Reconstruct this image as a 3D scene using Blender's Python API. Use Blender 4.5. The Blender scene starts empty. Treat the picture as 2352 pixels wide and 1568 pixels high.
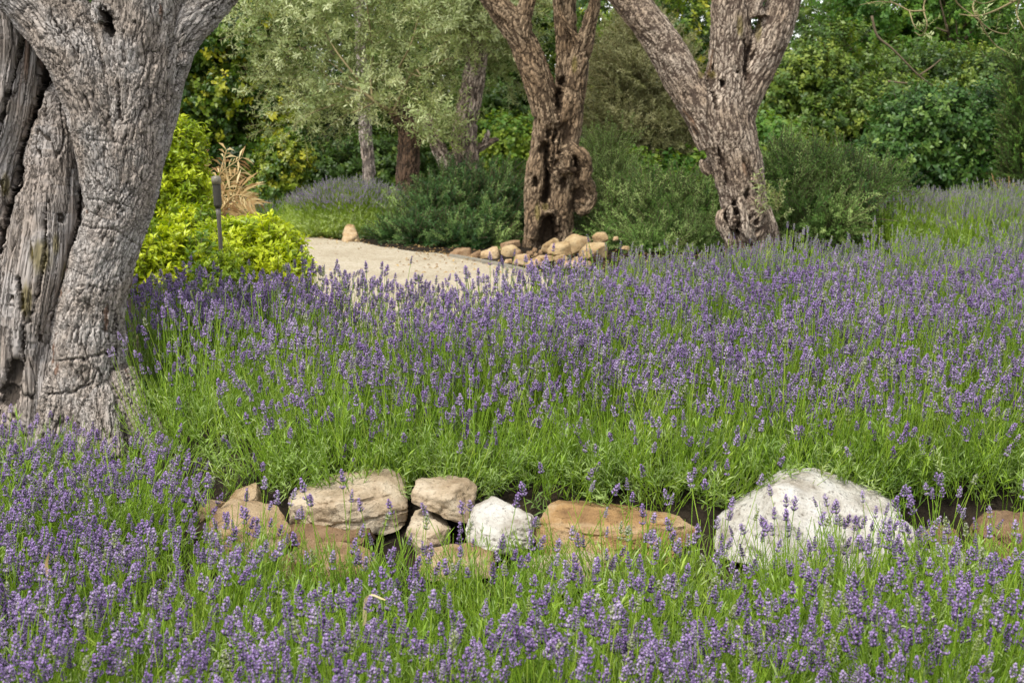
import bpy, math, random
import numpy as np
from mathutils import Vector

# ------------------------------------------------------------------ camera, sky, sun, exposure
SC = bpy.context.scene
COL = SC.collection
rng = np.random.default_rng(7)
random.seed(7)

EYE = 1.65
FPX = 3267.0                       # focal length in pixels of a 2352 px wide print of the photograph
PITCH = math.atan(534.0 / FPX)
cam_d = bpy.data.cameras.new("camera")
cam = bpy.data.objects.new("camera", cam_d)
COL.objects.link(cam)
cam.location = (0, 0, EYE)
cam.rotation_euler = (math.pi / 2 - PITCH, 0, 0)
cam_d.sensor_width = 36.0
cam_d.lens = 50.0
cam_d.clip_start = 0.1
cam_d.clip_end = 800
cam_d.dof.use_dof = True
cam_d.dof.focus_distance = 6.6
cam_d.dof.aperture_fstop = 6.0
SC.camera = cam

SUN_EL, SUN_AZ = math.radians(58), math.radians(215)      # azimuth clockwise from +Y: behind the camera, to the left
world = bpy.data.worlds.new("World")
SC.world = world
world.use_nodes = True
wn = world.node_tree
wn.nodes.clear()
w_out = wn.nodes.new("ShaderNodeOutputWorld")
w_bg = wn.nodes.new("ShaderNodeBackground")
w_hs = wn.nodes.new("ShaderNodeHueSaturation")
w_sky = wn.nodes.new("ShaderNodeTexSky")
w_sky.sky_type = 'NISHITA'
w_sky.sun_disc = False
w_sky.sun_elevation = SUN_EL
w_sky.sun_rotation = SUN_AZ
w_sky.air_density = 1.0
w_sky.dust_density = 1.0
w_hs.inputs["Saturation"].default_value = 0.25
w_bg.inputs["Strength"].default_value = 0.13
wn.links.new(w_sky.outputs[0], w_hs.inputs["Color"])
wn.links.new(w_hs.outputs[0], w_bg.inputs["Color"])
wn.links.new(w_bg.outputs[0], w_out.inputs["Surface"])

sun_d = bpy.data.lights.new("sun", 'SUN')
sun_d.energy = 1.5
sun_d.angle = math.radians(10)
sun_d.color = (1.0, 0.96, 0.88)
sun = bpy.data.objects.new("sun", sun_d)
COL.objects.link(sun)
sdir = Vector((math.sin(SUN_AZ) * math.cos(SUN_EL), math.cos(SUN_AZ) * math.cos(SUN_EL), math.sin(SUN_EL)))
sun.rotation_euler = (-sdir).to_track_quat('-Z', 'Y').to_euler()

SC.view_settings.view_transform = 'Standard'
SC.view_settings.look = 'None'
SC.view_settings.gamma = 1.0
SC.view_settings.exposure = 1.45
SC.view_settings.use_curve_mapping = False
SC.render.engine = 'CYCLES'
SC.cycles.max_bounces = 6
SC.cycles.diffuse_bounces = 3
SC.cycles.glossy_bounces = 2
SC.cycles.transmission_bounces = 3
SC.cycles.use_denoising = True

# ------------------------------------------------------------------ pixel -> place
CP, SP = math.cos(PITCH), math.sin(PITCH)
def at(px, py, Y):
    """World point seen at print pixel (px, py) when it stands Y metres in front of the camera."""
    cx, cy = (px - 1176.0) / FPX, -(py - 784.0) / FPX
    dy, dz = CP + cy * SP, -SP + cy * CP
    t = Y / dy
    return np.array((cx * t, Y, EYE + dz * t))
def pxm(Y, py=400):
    """metres per print pixel at distance Y"""
    return Y / (CP - (py - 784.0) / FPX * SP) / FPX
def zx(P, sc, ox, oy):
    """zoomed crop coordinates -> print pixels"""
    return [((ox + x / sc) / 1.08844, (oy + y / sc) / 1.08844) for x, y in P]

# ------------------------------------------------------------------ numpy noise
def _hash(ix, iy, iz, seed):
    h = (ix.astype(np.uint32) * np.uint32(374761393)) ^ (iy.astype(np.uint32) * np.uint32(668265263)) ^ (iz.astype(np.uint32) * np.uint32(2246822519)) ^ np.uint32((seed * 3266489917) & 0xffffffff)
    h = (h ^ (h >> np.uint32(15))) * np.uint32(2246822519)
    h = (h ^ (h >> np.uint32(13))) * np.uint32(3266489917)
    return h ^ (h >> np.uint32(16))
_G = np.random.default_rng(1).normal(size=(256, 3))
_G /= np.linalg.norm(_G, axis=1)[:, None]
def noise(P, seed=0):
    P = np.asarray(P, float)
    F = np.floor(P)
    I = F.astype(np.int64)
    f = P - F
    u = f * f * f * (f * (f * 6 - 15) + 10)
    out = 0
    for dx in (0, 1):
        wx = u[:, 0] if dx else 1 - u[:, 0]
        for dy in (0, 1):
            wy = u[:, 1] if dy else 1 - u[:, 1]
            for dz in (0, 1):
                wz = u[:, 2] if dz else 1 - u[:, 2]
                g = _G[_hash(I[:, 0] + dx, I[:, 1] + dy, I[:, 2] + dz, seed) & np.uint32(255)]
                out = out + wx * wy * wz * (g[:, 0] * (f[:, 0] - dx) + g[:, 1] * (f[:, 1] - dy) + g[:, 2] * (f[:, 2] - dz))
    return out * 1.6
def fbm(P, octv=4, seed=0, gain=0.5):
    a, s, out = 1.0, 1.0, 0
    for o in range(octv):
        out = out + a * noise(P * s, seed + o)
        a *= gain
        s *= 2.03
    return out
def worley(P, seed=0):
    F = np.floor(P)
    I = F.astype(np.int64)
    f = (P - F).astype(np.float32)
    d1 = np.full(len(P), 9.0, np.float32)
    d2 = np.full(len(P), 9.0, np.float32)
    cid = np.zeros(len(P), np.uint32)
    for dx in (-1, 0, 1):
        for dy in (-1, 0, 1):
            for dz in (-1, 0, 1):
                h = _hash(I[:, 0] + dx, I[:, 1] + dy, I[:, 2] + dz, seed)
                jx = (h & np.uint32(1023)).astype(np.float32) / 1023
                jy = ((h >> np.uint32(10)) & np.uint32(1023)).astype(np.float32) / 1023
                jz = ((h >> np.uint32(20)) & np.uint32(1023)).astype(np.float32) / 1023
                d = np.sqrt((dx + jx - f[:, 0]) ** 2 + (dy + jy - f[:, 1]) ** 2 + (dz + jz - f[:, 2]) ** 2)
                m = d < d1
                d2 = np.where(m, d1, np.minimum(d2, d))
                cid = np.where(m, h, cid)
                d1 = np.where(m, d, d1)
    return d1, d2, (cid & np.uint32(255)).astype(np.float32) / 255
def sstep(a, b, x):
    t = np.clip((x - a) / (b - a), 0, 1)
    return t * t * (3 - 2 * t)

# ------------------------------------------------------------------ mesh + object helpers
def tri_mesh(name, V, T, mats=(), midx=None, smooth=True, attrs=None):
    V = np.asarray(V, np.float32).reshape(-1, 3)
    T = np.asarray(T, np.int32).reshape(-1, 3)
    me = bpy.data.meshes.new(name)
    me.vertices.add(len(V))
    me.vertices.foreach_set("co", V.ravel())
    me.loops.add(len(T) * 3)
    me.loops.foreach_set("vertex_index", T.ravel())
    me.polygons.add(len(T))
    me.polygons.foreach_set("loop_start", np.arange(len(T), dtype=np.int32) * 3)
    for m in mats:
        me.materials.append(m)
    if midx is not None:
        me.polygons.foreach_set("material_index", np.asarray(midx, np.int32))
    me.polygons.foreach_set("use_smooth", np.full(len(T), bool(smooth)))
    for k, a in (attrs or {}).items():
        a = np.asarray(a, np.float32)
        at_ = me.attributes.new(k, 'FLOAT_VECTOR' if a.ndim == 2 else 'FLOAT', 'POINT')
        at_.data.foreach_set("vector" if a.ndim == 2 else "value", a.ravel())
    me.update(calc_edges=True)
    return me
def link(name, data, parent=None, kind=None, loc=None):
    o = bpy.data.objects.new(name, data)
    COL.objects.link(o)
    if parent is not None:
        o.parent = parent
        if data is not None and loc is None:
            o.location = -Vector(parent.location)            # data is in world coordinates
    if loc is not None:
        o.location = loc
    if kind:
        o["kind"] = kind
    return o
def tag(o, label, cat, group=None):
    o["label"] = label
    o["category"] = cat
    if group:
        o["group"] = group
    return o
def thing(name, label, cat, loc, group=None):
    o = bpy.data.objects.new(name, None)
    COL.objects.link(o)
    o.location = loc
    o.empty_display_size = 0.2
    return tag(o, label, cat, group)

def basis(d, roll):
    """rotation matrices (N,3,3) that take +Z to d, turned by roll about d"""
    d = d / np.linalg.norm(d, axis=1)[:, None]
    ref = np.where(np.abs(d[:, 2:3]) > 0.95, np.array([[1.0, 0, 0]]), np.array([[0, 0, 1.0]]))
    x = np.cross(ref, d)
    x /= np.linalg.norm(x, axis=1)[:, None]
    y = np.cross(d, x)
    c, s = np.cos(roll)[:, None], np.sin(roll)[:, None]
    return np.stack([x * c + y * s, y * c - x * s, d], axis=2)
def to_euler(R):
    b = np.arcsin(np.clip(-R[:, 2, 0], -1, 1))
    return np.stack([np.arctan2(R[:, 2, 1], R[:, 2, 2]), b, np.arctan2(R[:, 1, 0], R[:, 0, 0])], axis=1)

class Geo:
    def __init__(s):
        s.V, s.T, s.M, s.A, s.n = [], [], [], [], 0
    def add(s, V, T, m=0, tone=0.0):
        V = np.asarray(V, float).reshape(-1, 3)
        T = np.asarray(T, int).reshape(-1, 3)
        s.V.append(V); s.T.append(T + s.n); s.M.append(np.full(len(T), m)); s.A.append(np.full(len(V), float(tone)))
        s.n += len(V)
    def arr(s):
        return np.concatenate(s.V), np.concatenate(s.T), np.concatenate(s.M)
    def mesh(s, name, mats, smooth=True, tone=False):
        V, T, M = s.arr()
        return tri_mesh(name, V, T, mats, M, smooth, {"tone": np.concatenate(s.A)} if tone else None)

def tube(P, r, sides=6, cap=True):
    """swept tube through points P with radii r (round), triangles"""
    P = np.asarray(P, float)
    r = np.broadcast_to(np.asarray(r, float), (len(P),))
    t = np.gradient(P, axis=0)
    t /= np.linalg.norm(t, axis=1)[:, None] + 1e-12
    ref = np.array([0, 1.0, 0]) if abs(t[:, 1]).max() < 0.9 else np.array([0.3, 0.2, 1.0])
    u = np.cross(t, ref); u /= np.linalg.norm(u, axis=1)[:, None] + 1e-12
    v = np.cross(t, u)
    a = np.arange(sides) / sides * 2 * np.pi
    V = P[:, None] + r[:, None, None] * (np.cos(a)[None, :, None] * u[:, None] + np.sin(a)[None, :, None] * v[:, None])
    n = len(P)
    T = []
    for i in range(n - 1):
        for j in range(sides):
            a0, a1 = i * sides + j, i * sides + (j + 1) % sides
            T += [(a0, a0 + sides, a1), (a1, a0 + sides, a1 + sides)]
    V = V.reshape(-1, 3)
    if cap:
        V = np.vstack([V, P[:1], P[-1:]])
        for j in range(sides):
            T.append((n * sides, j, (j + 1) % sides))
            T.append((n * sides + 1, (n - 1) * sides + (j + 1) % sides, (n - 1) * sides + j))
    return V, np.array(T)
def smooth_path(P, k=5):
    """Catmull-Rom through rows of P"""
    P = np.asarray(P, float)
    if len(P) < 3:
        t = np.linspace(0, 1, k * (len(P) - 1) + 1)[:, None]
        return P[0] * (1 - t) + P[-1] * t
    Q = np.vstack([2 * P[0] - P[1], P, 2 * P[-1] - P[-2]])
    out = []
    for i in range(1, len(Q) - 2):
        for t in np.arange(k) / k:
            out.append(0.5 * ((2 * Q[i]) + (Q[i + 1] - Q[i - 1]) * t + (2 * Q[i - 1] - 5 * Q[i] + 4 * Q[i + 1] - Q[i + 2]) * t * t + (3 * Q[i] - Q[i - 1] - 3 * Q[i + 1] + Q[i + 2]) * t ** 3))
    out.append(Q[-2])
    return np.array(out)

# ------------------------------------------------------------------ materials
def mat(name):
    m = bpy.data.materials.new(name)
    m.use_nodes = True
    m.node_tree.nodes.clear()
    return m, m.node_tree
def nd(nt, t, ins=None, **props):
    n = nt.nodes.new(t)
    for k, v in props.items():
        setattr(n, k, v)
    for k, v in (ins or {}).items():
        s = n.inputs[k]
        if isinstance(v, bpy.types.NodeSocket):
            nt.links.new(v, s)
        else:
            if hasattr(s.default_value, "__len__") and len(s.default_value) == 4 and len(v) == 3:
                v = (*v, 1.0)
            s.default_value = v
    return n
def ramp(nt, fac, stops, interp='LINEAR'):
    n = nd(nt, "ShaderNodeValToRGB", {"Fac": fac})
    cr = n.color_ramp
    cr.interpolation = interp
    while len(cr.elements) < len(stops):
        cr.elements.new(0.5)
    for e, (p, c) in zip(cr.elements, stops):
        e.position = p
        e.color = (*c, 1.0) if len(c) == 3 else c
    return n.outputs["Color"]
def mix(nt, fac, a, b, blend='MIX'):
    n = nt.nodes.new("ShaderNodeMix")
    n.data_type = 'RGBA'
    n.blend_type = blend
    for s, v in ((n.inputs[0], fac), (n.inputs[6], a), (n.inputs[7], b)):
        if isinstance(v, bpy.types.NodeSocket):
            nt.links.new(v, s)
        elif isinstance(v, (int, float)):
            s.default_value = v
        else:
            s.default_value = (*v, 1.0)
    return n.outputs[2]
def maths(nt, op, a, b=0.0, clamp=False):
    n = nd(nt, "ShaderNodeMath", {0: a, 1: b}, operation=op)
    n.use_clamp = clamp
    return n.outputs[0]
def tone_fac(nt):
    a = nd(nt, "ShaderNodeAttribute", attribute_name="tone", attribute_type='INSTANCER')
    b = nd(nt, "ShaderNodeAttribute", attribute_name="tone", attribute_type='GEOMETRY')
    return maths(nt, 'ADD', a.outputs["Fac"], b.outputs["Fac"], True)
def leaf_mat(name, stops, trans=0.35, rough=0.5, spec=0.3, tcol=None):
    m, nt = mat(name)
    col = ramp(nt, tone_fac(nt), stops)
    p = nd(nt, "ShaderNodeBsdfPrincipled", {"Base Color": col, "Roughness": rough, "Specular IOR Level": spec})
    tc = mix(nt, 1.0, col, tcol or (1.25, 1.25, 0.7), 'MULTIPLY')
    t = nd(nt, "ShaderNodeBsdfTranslucent", {"Color": tc})
    x = nd(nt, "ShaderNodeMixShader", {0: trans, 1: p.outputs[0], 2: t.outputs[0]})
    o = nd(nt, "ShaderNodeOutputMaterial", {"Surface": x.outputs[0]})
    return m
def plain_mat(name, col, rough=0.8, spec=0.2, var=0.25, scale=8.0, metal=0.0, bump=0.0):
    m, nt = mat(name)
    tc = nd(nt, "ShaderNodeTexCoord")
    nz = nd(nt, "ShaderNodeTexNoise", {"Vector": tc.outputs["Object"], "Scale": scale, "Detail": 6.0})
    c = mix(nt, nz.outputs["Fac"], tuple(x * (1 - var) for x in col), tuple(min(1, x * (1 + var)) for x in col))
    ins = {"Base Color": c, "Roughness": rough, "Specular IOR Level": spec, "Metallic": metal}
    if bump:
        b = nd(nt, "ShaderNodeBump", {"Height": nz.outputs["Fac"], "Strength": 0.6, "Distance": bump})
        ins["Normal"] = b.outputs[0]
    p = nd(nt, "ShaderNodeBsdfPrincipled", ins)
    nd(nt, "ShaderNodeOutputMaterial", {"Surface": p.outputs[0]})
    return m

def bark_mat(name, plate, inner, patch, scale=1.0, moss=None, grain=False):
    """bark: weathered plate tops over darker inner bark, with bare reddish patches; 'bq' runs along the limb"""
    m, nt = mat(name)
    q = nd(nt, "ShaderNodeAttribute", attribute_name="bq").outputs["Vector"]
    h = nd(nt, "ShaderNodeAttribute", attribute_name="bh").outputs["Fac"]
    mp = nd(nt, "ShaderNodeMapping", {"Vector": q, "Scale": (1, 1, 0.22 if not grain else 0.05)})
    n1 = nd(nt, "ShaderNodeTexNoise", {"Vector": mp.outputs[0], "Scale": 60.0 * scale, "Detail": 8.0, "Roughness": 0.65})
    n2 = nd(nt, "ShaderNodeTexNoise", {"Vector": q, "Scale": 5.0 * scale, "Detail": 5.0})
    n3 = nd(nt, "ShaderNodeTexNoise", {"Vector": mp.outputs[0], "Scale": 190.0 * scale, "Detail": 4.0})
    lo, hi = tuple(c * 0.55 for c in plate), tuple(min(1, c * 1.35) for c in plate)
    c = ramp(nt, n1.outputs["Fac"], [(0.28, lo), (0.5, plate), (0.72, hi)])
    warm = ramp(nt, n2.outputs["Fac"], [(0.40, (0.86, 0.78, 0.70)), (0.6, (1.08, 1.06, 1.04))])
    c = mix(nt, 1.0, c, warm, 'MULTIPLY')
    c = mix(nt, maths(nt, 'SUBTRACT', 1.0, sm(nt, h, 0.16, 0.62)), c, inner)
    pm = nd(nt, "ShaderNodeTexNoise", {"Vector": mp.outputs[0], "Scale": 13.0 * scale, "Detail": 3.0})
    c = mix(nt, sm(nt, pm.outputs["Fac"], 0.655, 0.70), c, patch)
    if moss:
        ma = nd(nt, "ShaderNodeAttribute", attribute_name="moss").outputs["Fac"]
        mn = maths(nt, 'ADD', maths(nt, 'MULTIPLY', n1.outputs["Fac"], 0.9), maths(nt, 'SUBTRACT', ma, 0.8))
        c = mix(nt, maths(nt, 'MULTIPLY', sm(nt, mn, 0.12, 0.5), 0.75), c, moss)
    if grain:
        mg = nd(nt, "ShaderNodeMapping", {"Vector": q, "Scale": (1, 1, 0.035)})
        n5 = nd(nt, "ShaderNodeTexNoise", {"Vector": mg.outputs[0], "Scale": 48.0, "Detail": 5.0, "Roughness": 0.6, "Distortion": 0.6})
        gl = sm(nt, maths(nt, 'ABSOLUTE', maths(nt, 'SUBTRACT', n5.outputs["Fac"], 0.5)), 0.0, 0.045)
        c = mix(nt, maths(nt, 'MULTIPLY', maths(nt, 'SUBTRACT', 1.0, gl), 0.75), c, inner)
    hh = maths(nt, 'ADD', maths(nt, 'MULTIPLY', n1.outputs["Fac"], 0.75), maths(nt, 'MULTIPLY', n3.outputs["Fac"], 0.35))
    if grain:
        hh = maths(nt, 'ADD', hh, maths(nt, 'MULTIPLY', gl, 0.7))
    if not grain:
        wp = nd(nt, "ShaderNodeVectorMath", {0: q, 1: nd(nt, "ShaderNodeVectorMath", {0: nd(nt, "ShaderNodeTexNoise", {"Vector": q, "Scale": 45.0 * scale, "Detail": 3.0}).outputs["Color"], "Scale": 0.025 / scale}, operation='SCALE').outputs[0]}, operation='ADD')
        m2 = nd(nt, "ShaderNodeMapping", {"Vector": wp.outputs[0], "Scale": (1, 1, 0.17)})
        vo = nd(nt, "ShaderNodeTexVoronoi", {"Vector": m2.outputs[0], "Scale": 58.0 * scale}, feature='DISTANCE_TO_EDGE')
        ed = sm(nt, vo.outputs["Distance"], 0.0, 0.11)
        c = mix(nt, maths(nt, 'MULTIPLY', maths(nt, 'SUBTRACT', 1.0, ed), 0.5), c, inner)
        hh = maths(nt, 'ADD', hh, maths(nt, 'MULTIPLY', ed, 0.6))
    b = nd(nt, "ShaderNodeBump", {"Height": hh, "Strength": 0.9, "Distance": 0.009 / scale})
    p = nd(nt, "ShaderNodeBsdfPrincipled", {"Base Color": c, "Roughness": 0.85, "Specular IOR Level": 0.15, "Normal": b.outputs[0]})
    nd(nt, "ShaderNodeOutputMaterial", {"Surface": p.outputs[0]})
    return m
def sm(nt, v, a, b):
    return nd(nt, "ShaderNodeMapRange", {"Value": v, "From Min": a, "From Max": b}, interpolation_type='SMOOTHSTEP').outputs[0]

def rock_mat(name, col, light, dark, strata=0.0, spots=0.0):
    m, nt = mat(name)
    tc = nd(nt, "ShaderNodeTexCoord")
    oi = nd(nt, "ShaderNodeObjectInfo")
    off = nd(nt, "ShaderNodeVectorMath", {0: tc.outputs["Object"], 1: nd(nt, "ShaderNodeCombineXYZ", {"X": maths(nt, 'MULTIPLY', oi.outputs["Random"], 37.0)}).outputs[0]}, operation='ADD').outputs[0]
    n1 = nd(nt, "ShaderNodeTexNoise", {"Vector": off, "Scale": 7.0, "Detail": 9.0, "Roughness": 0.62})
    n2 = nd(nt, "ShaderNodeTexNoise", {"Vector": off, "Scale": 55.0, "Detail": 10.0, "Roughness": 0.75})
    n3 = nd(nt, "ShaderNodeTexVoronoi", {"Vector": off, "Scale": 26.0})
    c = ramp(nt, n1.outputs["Fac"], [(0.3, dark), (0.48, col), (0.68, light)])
    c = mix(nt, sm(nt, n2.outputs["Fac"], 0.53, 0.68), c, tuple(x * 0.55 for x in dark))
    n6 = nd(nt, "ShaderNodeTexNoise", {"Vector": off, "Scale": 2.6, "Detail": 6.0, "Roughness": 0.7})
    c = mix(nt, maths(nt, 'MULTIPLY', sm(nt, n6.outputs["Fac"], 0.50, 0.66), 0.55), c, dark)
    if strata:
        mp = nd(nt, "ShaderNodeMapping", {"Vector": off, "Scale": (0.8, 0.8, 14.0), "Rotation": (0.1, 0.16, 0)})
        w = nd(nt, "ShaderNodeTexNoise", {"Vector": mp.outputs[0], "Scale": 2.0, "Detail": 5.0})
        c = mix(nt, maths(nt, 'MULTIPLY', sm(nt, w.outputs["Fac"], 0.45, 0.68), strata), c, light)
    if spots:
        s = maths(nt, 'MULTIPLY', maths(nt, 'SUBTRACT', 1.0, sm(nt, n3.outputs["Distance"], 0.12, 0.22)), spots)
        c = mix(nt, s, c, tuple(x * 0.45 for x in dark))
    hh = maths(nt, 'ADD', n2.outputs["Fac"], maths(nt, 'MULTIPLY', n1.outputs["Fac"], 0.8))
    b = nd(nt, "ShaderNodeBump", {"Height": hh, "Strength": 1.0, "Distance": 0.028})
    p = nd(nt, "ShaderNodeBsdfPrincipled", {"Base Color": c, "Roughness": 0.9, "Specular IOR Level": 0.15, "Normal": b.outputs[0]})
    nd(nt, "ShaderNodeOutputMaterial", {"Surface": p.outputs[0]})
    return m

M_soil, nt = mat("soil")
tc = nd(nt, "ShaderNodeTexCoord")
n1 = nd(nt, "ShaderNodeTexNoise", {"Vector": tc.outputs["Object"], "Scale": 3.0, "Detail": 10.0, "Roughness": 0.7})
n2 = nd(nt, "ShaderNodeTexNoise", {"Vector": tc.outputs["Object"], "Scale": 40.0, "Detail": 6.0})
c = ramp(nt, n1.outputs["Fac"], [(0.3, (0.010, 0.008, 0.006)), (0.55, (0.028, 0.021, 0.014)), (0.78, (0.075, 0.052, 0.032))])
b = nd(nt, "ShaderNodeBump", {"Height": n2.outputs["Fac"], "Strength": 1.0, "Distance": 0.04})
p = nd(nt, "ShaderNodeBsdfPrincipled", {"Base Color": c, "Roughness": 0.95, "Specular IOR Level": 0.1, "Normal": b.outputs[0]})
nd(nt, "ShaderNodeOutputMaterial", {"Surface": p.outputs[0]})

M_gravel, nt = mat("pale_gravel")
tc = nd(nt, "ShaderNodeTexCoord")
n1 = nd(nt, "ShaderNodeTexNoise", {"Vector": tc.outputs["Object"], "Scale": 0.9, "Detail": 9.0, "Roughness": 0.7})
mpg = nd(nt, "ShaderNodeMapping", {"Vector": tc.outputs["Object"], "Scale": (1.0, 2.2, 1.0)})
n4 = nd(nt, "ShaderNodeTexNoise", {"Vector": mpg.outputs[0], "Scale": 6.0, "Detail": 9.0, "Roughness": 0.75})
n2 = nd(nt, "ShaderNodeTexVoronoi", {"Vector": tc.outputs["Object"], "Scale": 55.0})
c = ramp(nt, n1.outputs["Fac"], [(0.28, (0.27, 0.21, 0.13)), (0.5, (0.46, 0.39, 0.275)), (0.7, (0.60, 0.53, 0.41))])
c = mix(nt, sm(nt, n4.outputs["Fac"], 0.50, 0.74), c, (0.20, 0.145, 0.085))
sp = nd(nt, "ShaderNodeSeparateColor", {"Color": n2.outputs["Color"]})
c = mix(nt, 0.5, c, ramp(nt, sp.outputs[0], [(0.0, (0.20, 0.155, 0.10)), (0.25, (0.41, 0.335, 0.23)), (1.0, (0.57, 0.51, 0.40))]))
b = nd(nt, "ShaderNodeBump", {"Height": n2.outputs["Distance"], "Strength": 0.8, "Distance": -0.012})
b2 = nd(nt, "ShaderNodeBump", {"Height": n4.outputs["Fac"], "Strength": 0.7, "Distance": 0.05, "Normal": b.outputs[0]})
p = nd(nt, "ShaderNodeBsdfPrincipled", {"Base Color": c, "Roughness": 0.95, "Specular IOR Level": 0.1, "Normal": b2.outputs[0]})
nd(nt, "ShaderNodeOutputMaterial", {"Surface": p.outputs[0]})

M_stem = leaf_mat("lavender_stem", [(0.0, (0.145, 0.27, 0.02)), (0.5, (0.275, 0.43, 0.034)), (1.0, (0.42, 0.53, 0.08))], 0.38, 0.5, 0.3)
M_lleaf = leaf_mat("lavender_leaf", [(0.0, (0.115, 0.19, 0.04)), (0.5, (0.265, 0.365, 0.10)), (1.0, (0.45, 0.53, 0.23))], 0.33, 0.6, 0.3)
M_calyx = leaf_mat("lavender_calyx", [(0.0, (0.115, 0.074, 0.165)), (0.45, (0.20, 0.15, 0.255)), (0.9, (0.30, 0.25, 0.34)), (0.96, (0.26, 0.31, 0.12))], 0.2, 0.7, 0.15, (1.1, 0.95, 1.2))
M_petal = leaf_mat("lavender_petal", [(0.0, (0.29, 0.175, 0.41)), (0.5, (0.44, 0.315, 0.56)), (0.9, (0.56, 0.46, 0.63)), (0.96, (0.41, 0.41, 0.32))], 0.35, 0.6, 0.15, (1.1, 0.95, 1.2))
LAV = [M_stem, M_lleaf, M_calyx, M_petal]

M_olive = leaf_mat("olive_leaf", [(0.0, (0.12, 0.165, 0.045)), (0.5, (0.30, 0.36, 0.13)), (1.0, (0.60, 0.64, 0.36))], 0.4, 0.45, 0.4, (1.15, 1.15, 0.75))
M_greyolive = leaf_mat("grey_olive_leaf", [(0.0, (0.09, 0.10, 0.03)), (0.5, (0.21, 0.215, 0.085)), (1.0, (0.36, 0.34, 0.17))], 0.35, 0.5, 0.3, (1.1, 1.1, 0.8))
M_dark = leaf_mat("dark_green_leaf", [(0.0, (0.018, 0.050, 0.005)), (0.45, (0.061, 0.127, 0.012)), (0.75, (0.190, 0.254, 0.016)), (1.0, (0.433, 0.418, 0.027))], 0.35, 0.4, 0.4)
M_mid = leaf_mat("mid_green_leaf", [(0.0, (0.023, 0.056, 0.007)), (0.5, (0.078, 0.144, 0.017)), (1.0, (0.243, 0.298, 0.039))], 0.35, 0.45, 0.4)
M_bright = leaf_mat("bright_green_leaf", [(0.0, (0.037, 0.108, 0.014)), (0.5, (0.103, 0.209, 0.025)), (1.0, (0.259, 0.326, 0.033))], 0.4, 0.45, 0.3)
M_blue = leaf_mat("deep_green_leaf", [(0.0, (0.016, 0.050, 0.009)), (0.5, (0.061, 0.134, 0.023)), (1.0, (0.205, 0.301, 0.062))], 0.3, 0.4, 0.3, (1.1, 1.2, 0.8))
M_gold = leaf_mat("golden_leaf", [(0.0, (0.085, 0.16, 0.006)), (0.35, (0.27, 0.36, 0.010)), (1.0, (0.54, 0.60, 0.022))], 0.35, 0.4, 0.4, (1.15, 1.15, 0.5))
M_rose = leaf_mat("rosemary_leaf", [(0.0, (0.012, 0.040, 0.008)), (0.45, (0.050, 0.115, 0.024)), (1.0, (0.25, 0.35, 0.10))], 0.25, 0.5, 0.25, (1.1, 1.15, 0.7))
M_rosel = leaf_mat("pale_rosemary_leaf", [(0.0, (0.035, 0.095, 0.014)), (0.45, (0.15, 0.26, 0.05)), (1.0, (0.42, 0.52, 0.18))], 0.3, 0.5, 0.25, (1.1, 1.15, 0.7))
M_cyp = leaf_mat("cypress_leaf", [(0.0, (0.03, 0.08, 0.015)), (0.5, (0.09, 0.19, 0.03)), (1.0, (0.24, 0.33, 0.05))], 0.25, 0.5, 0.3)
M_straw = leaf_mat("dead_frond", [(0.0, (0.228, 0.120, 0.048)), (0.5, (0.480, 0.336, 0.144)), (1.0, (0.660, 0.540, 0.288))], 0.25, 0.6, 0.2, (1.1, 1.0, 0.8))
M_twig = plain_mat("twig_bark", (0.12, 0.09, 0.055), 0.85, 0.15, 0.35, 20)
M_twigy = plain_mat("pale_twig_bark", (0.21, 0.17, 0.085), 0.85, 0.15, 0.35, 20)

MOSS = (0.15, 0.12, 0.035)
M_bark1 = bark_mat("old_olive_bark", (0.346, 0.317, 0.292), (0.061, 0.048, 0.039), (0.199, 0.128, 0.093), 1.0)
M_dead1 = bark_mat("weathered_heartwood", (0.325, 0.298, 0.279), (0.054, 0.043, 0.034), (0.184, 0.127, 0.094), 1.0, MOSS, True)
M_bark2 = bark_mat("brown_olive_bark", (0.275, 0.205, 0.135), (0.065, 0.043, 0.026), (0.14, 0.085, 0.05), 0.5, MOSS)
M_bark3 = bark_mat("grey_olive_bark", (0.36, 0.30, 0.24), (0.085, 0.060, 0.045), (0.22, 0.14, 0.09), 0.5, MOSS)
M_burl3 = bark_mat("pale_burl_bark", (0.276, 0.220, 0.164), (0.045, 0.031, 0.022), (0.211, 0.145, 0.092), 0.5, MOSS)
M_bark4 = bark_mat("background_bark", (0.425, 0.349, 0.287), (0.110, 0.081, 0.062), (0.217, 0.141, 0.094), 0.35)
M_bark5 = bark_mat("reddish_bark", (0.254, 0.170, 0.116), (0.072, 0.049, 0.034), (0.180, 0.100, 0.061), 0.35)
M_bark6 = bark_mat("pale_grey_bark", (0.538, 0.470, 0.420), (0.174, 0.140, 0.120), (0.273, 0.194, 0.146), 0.35)

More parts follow.
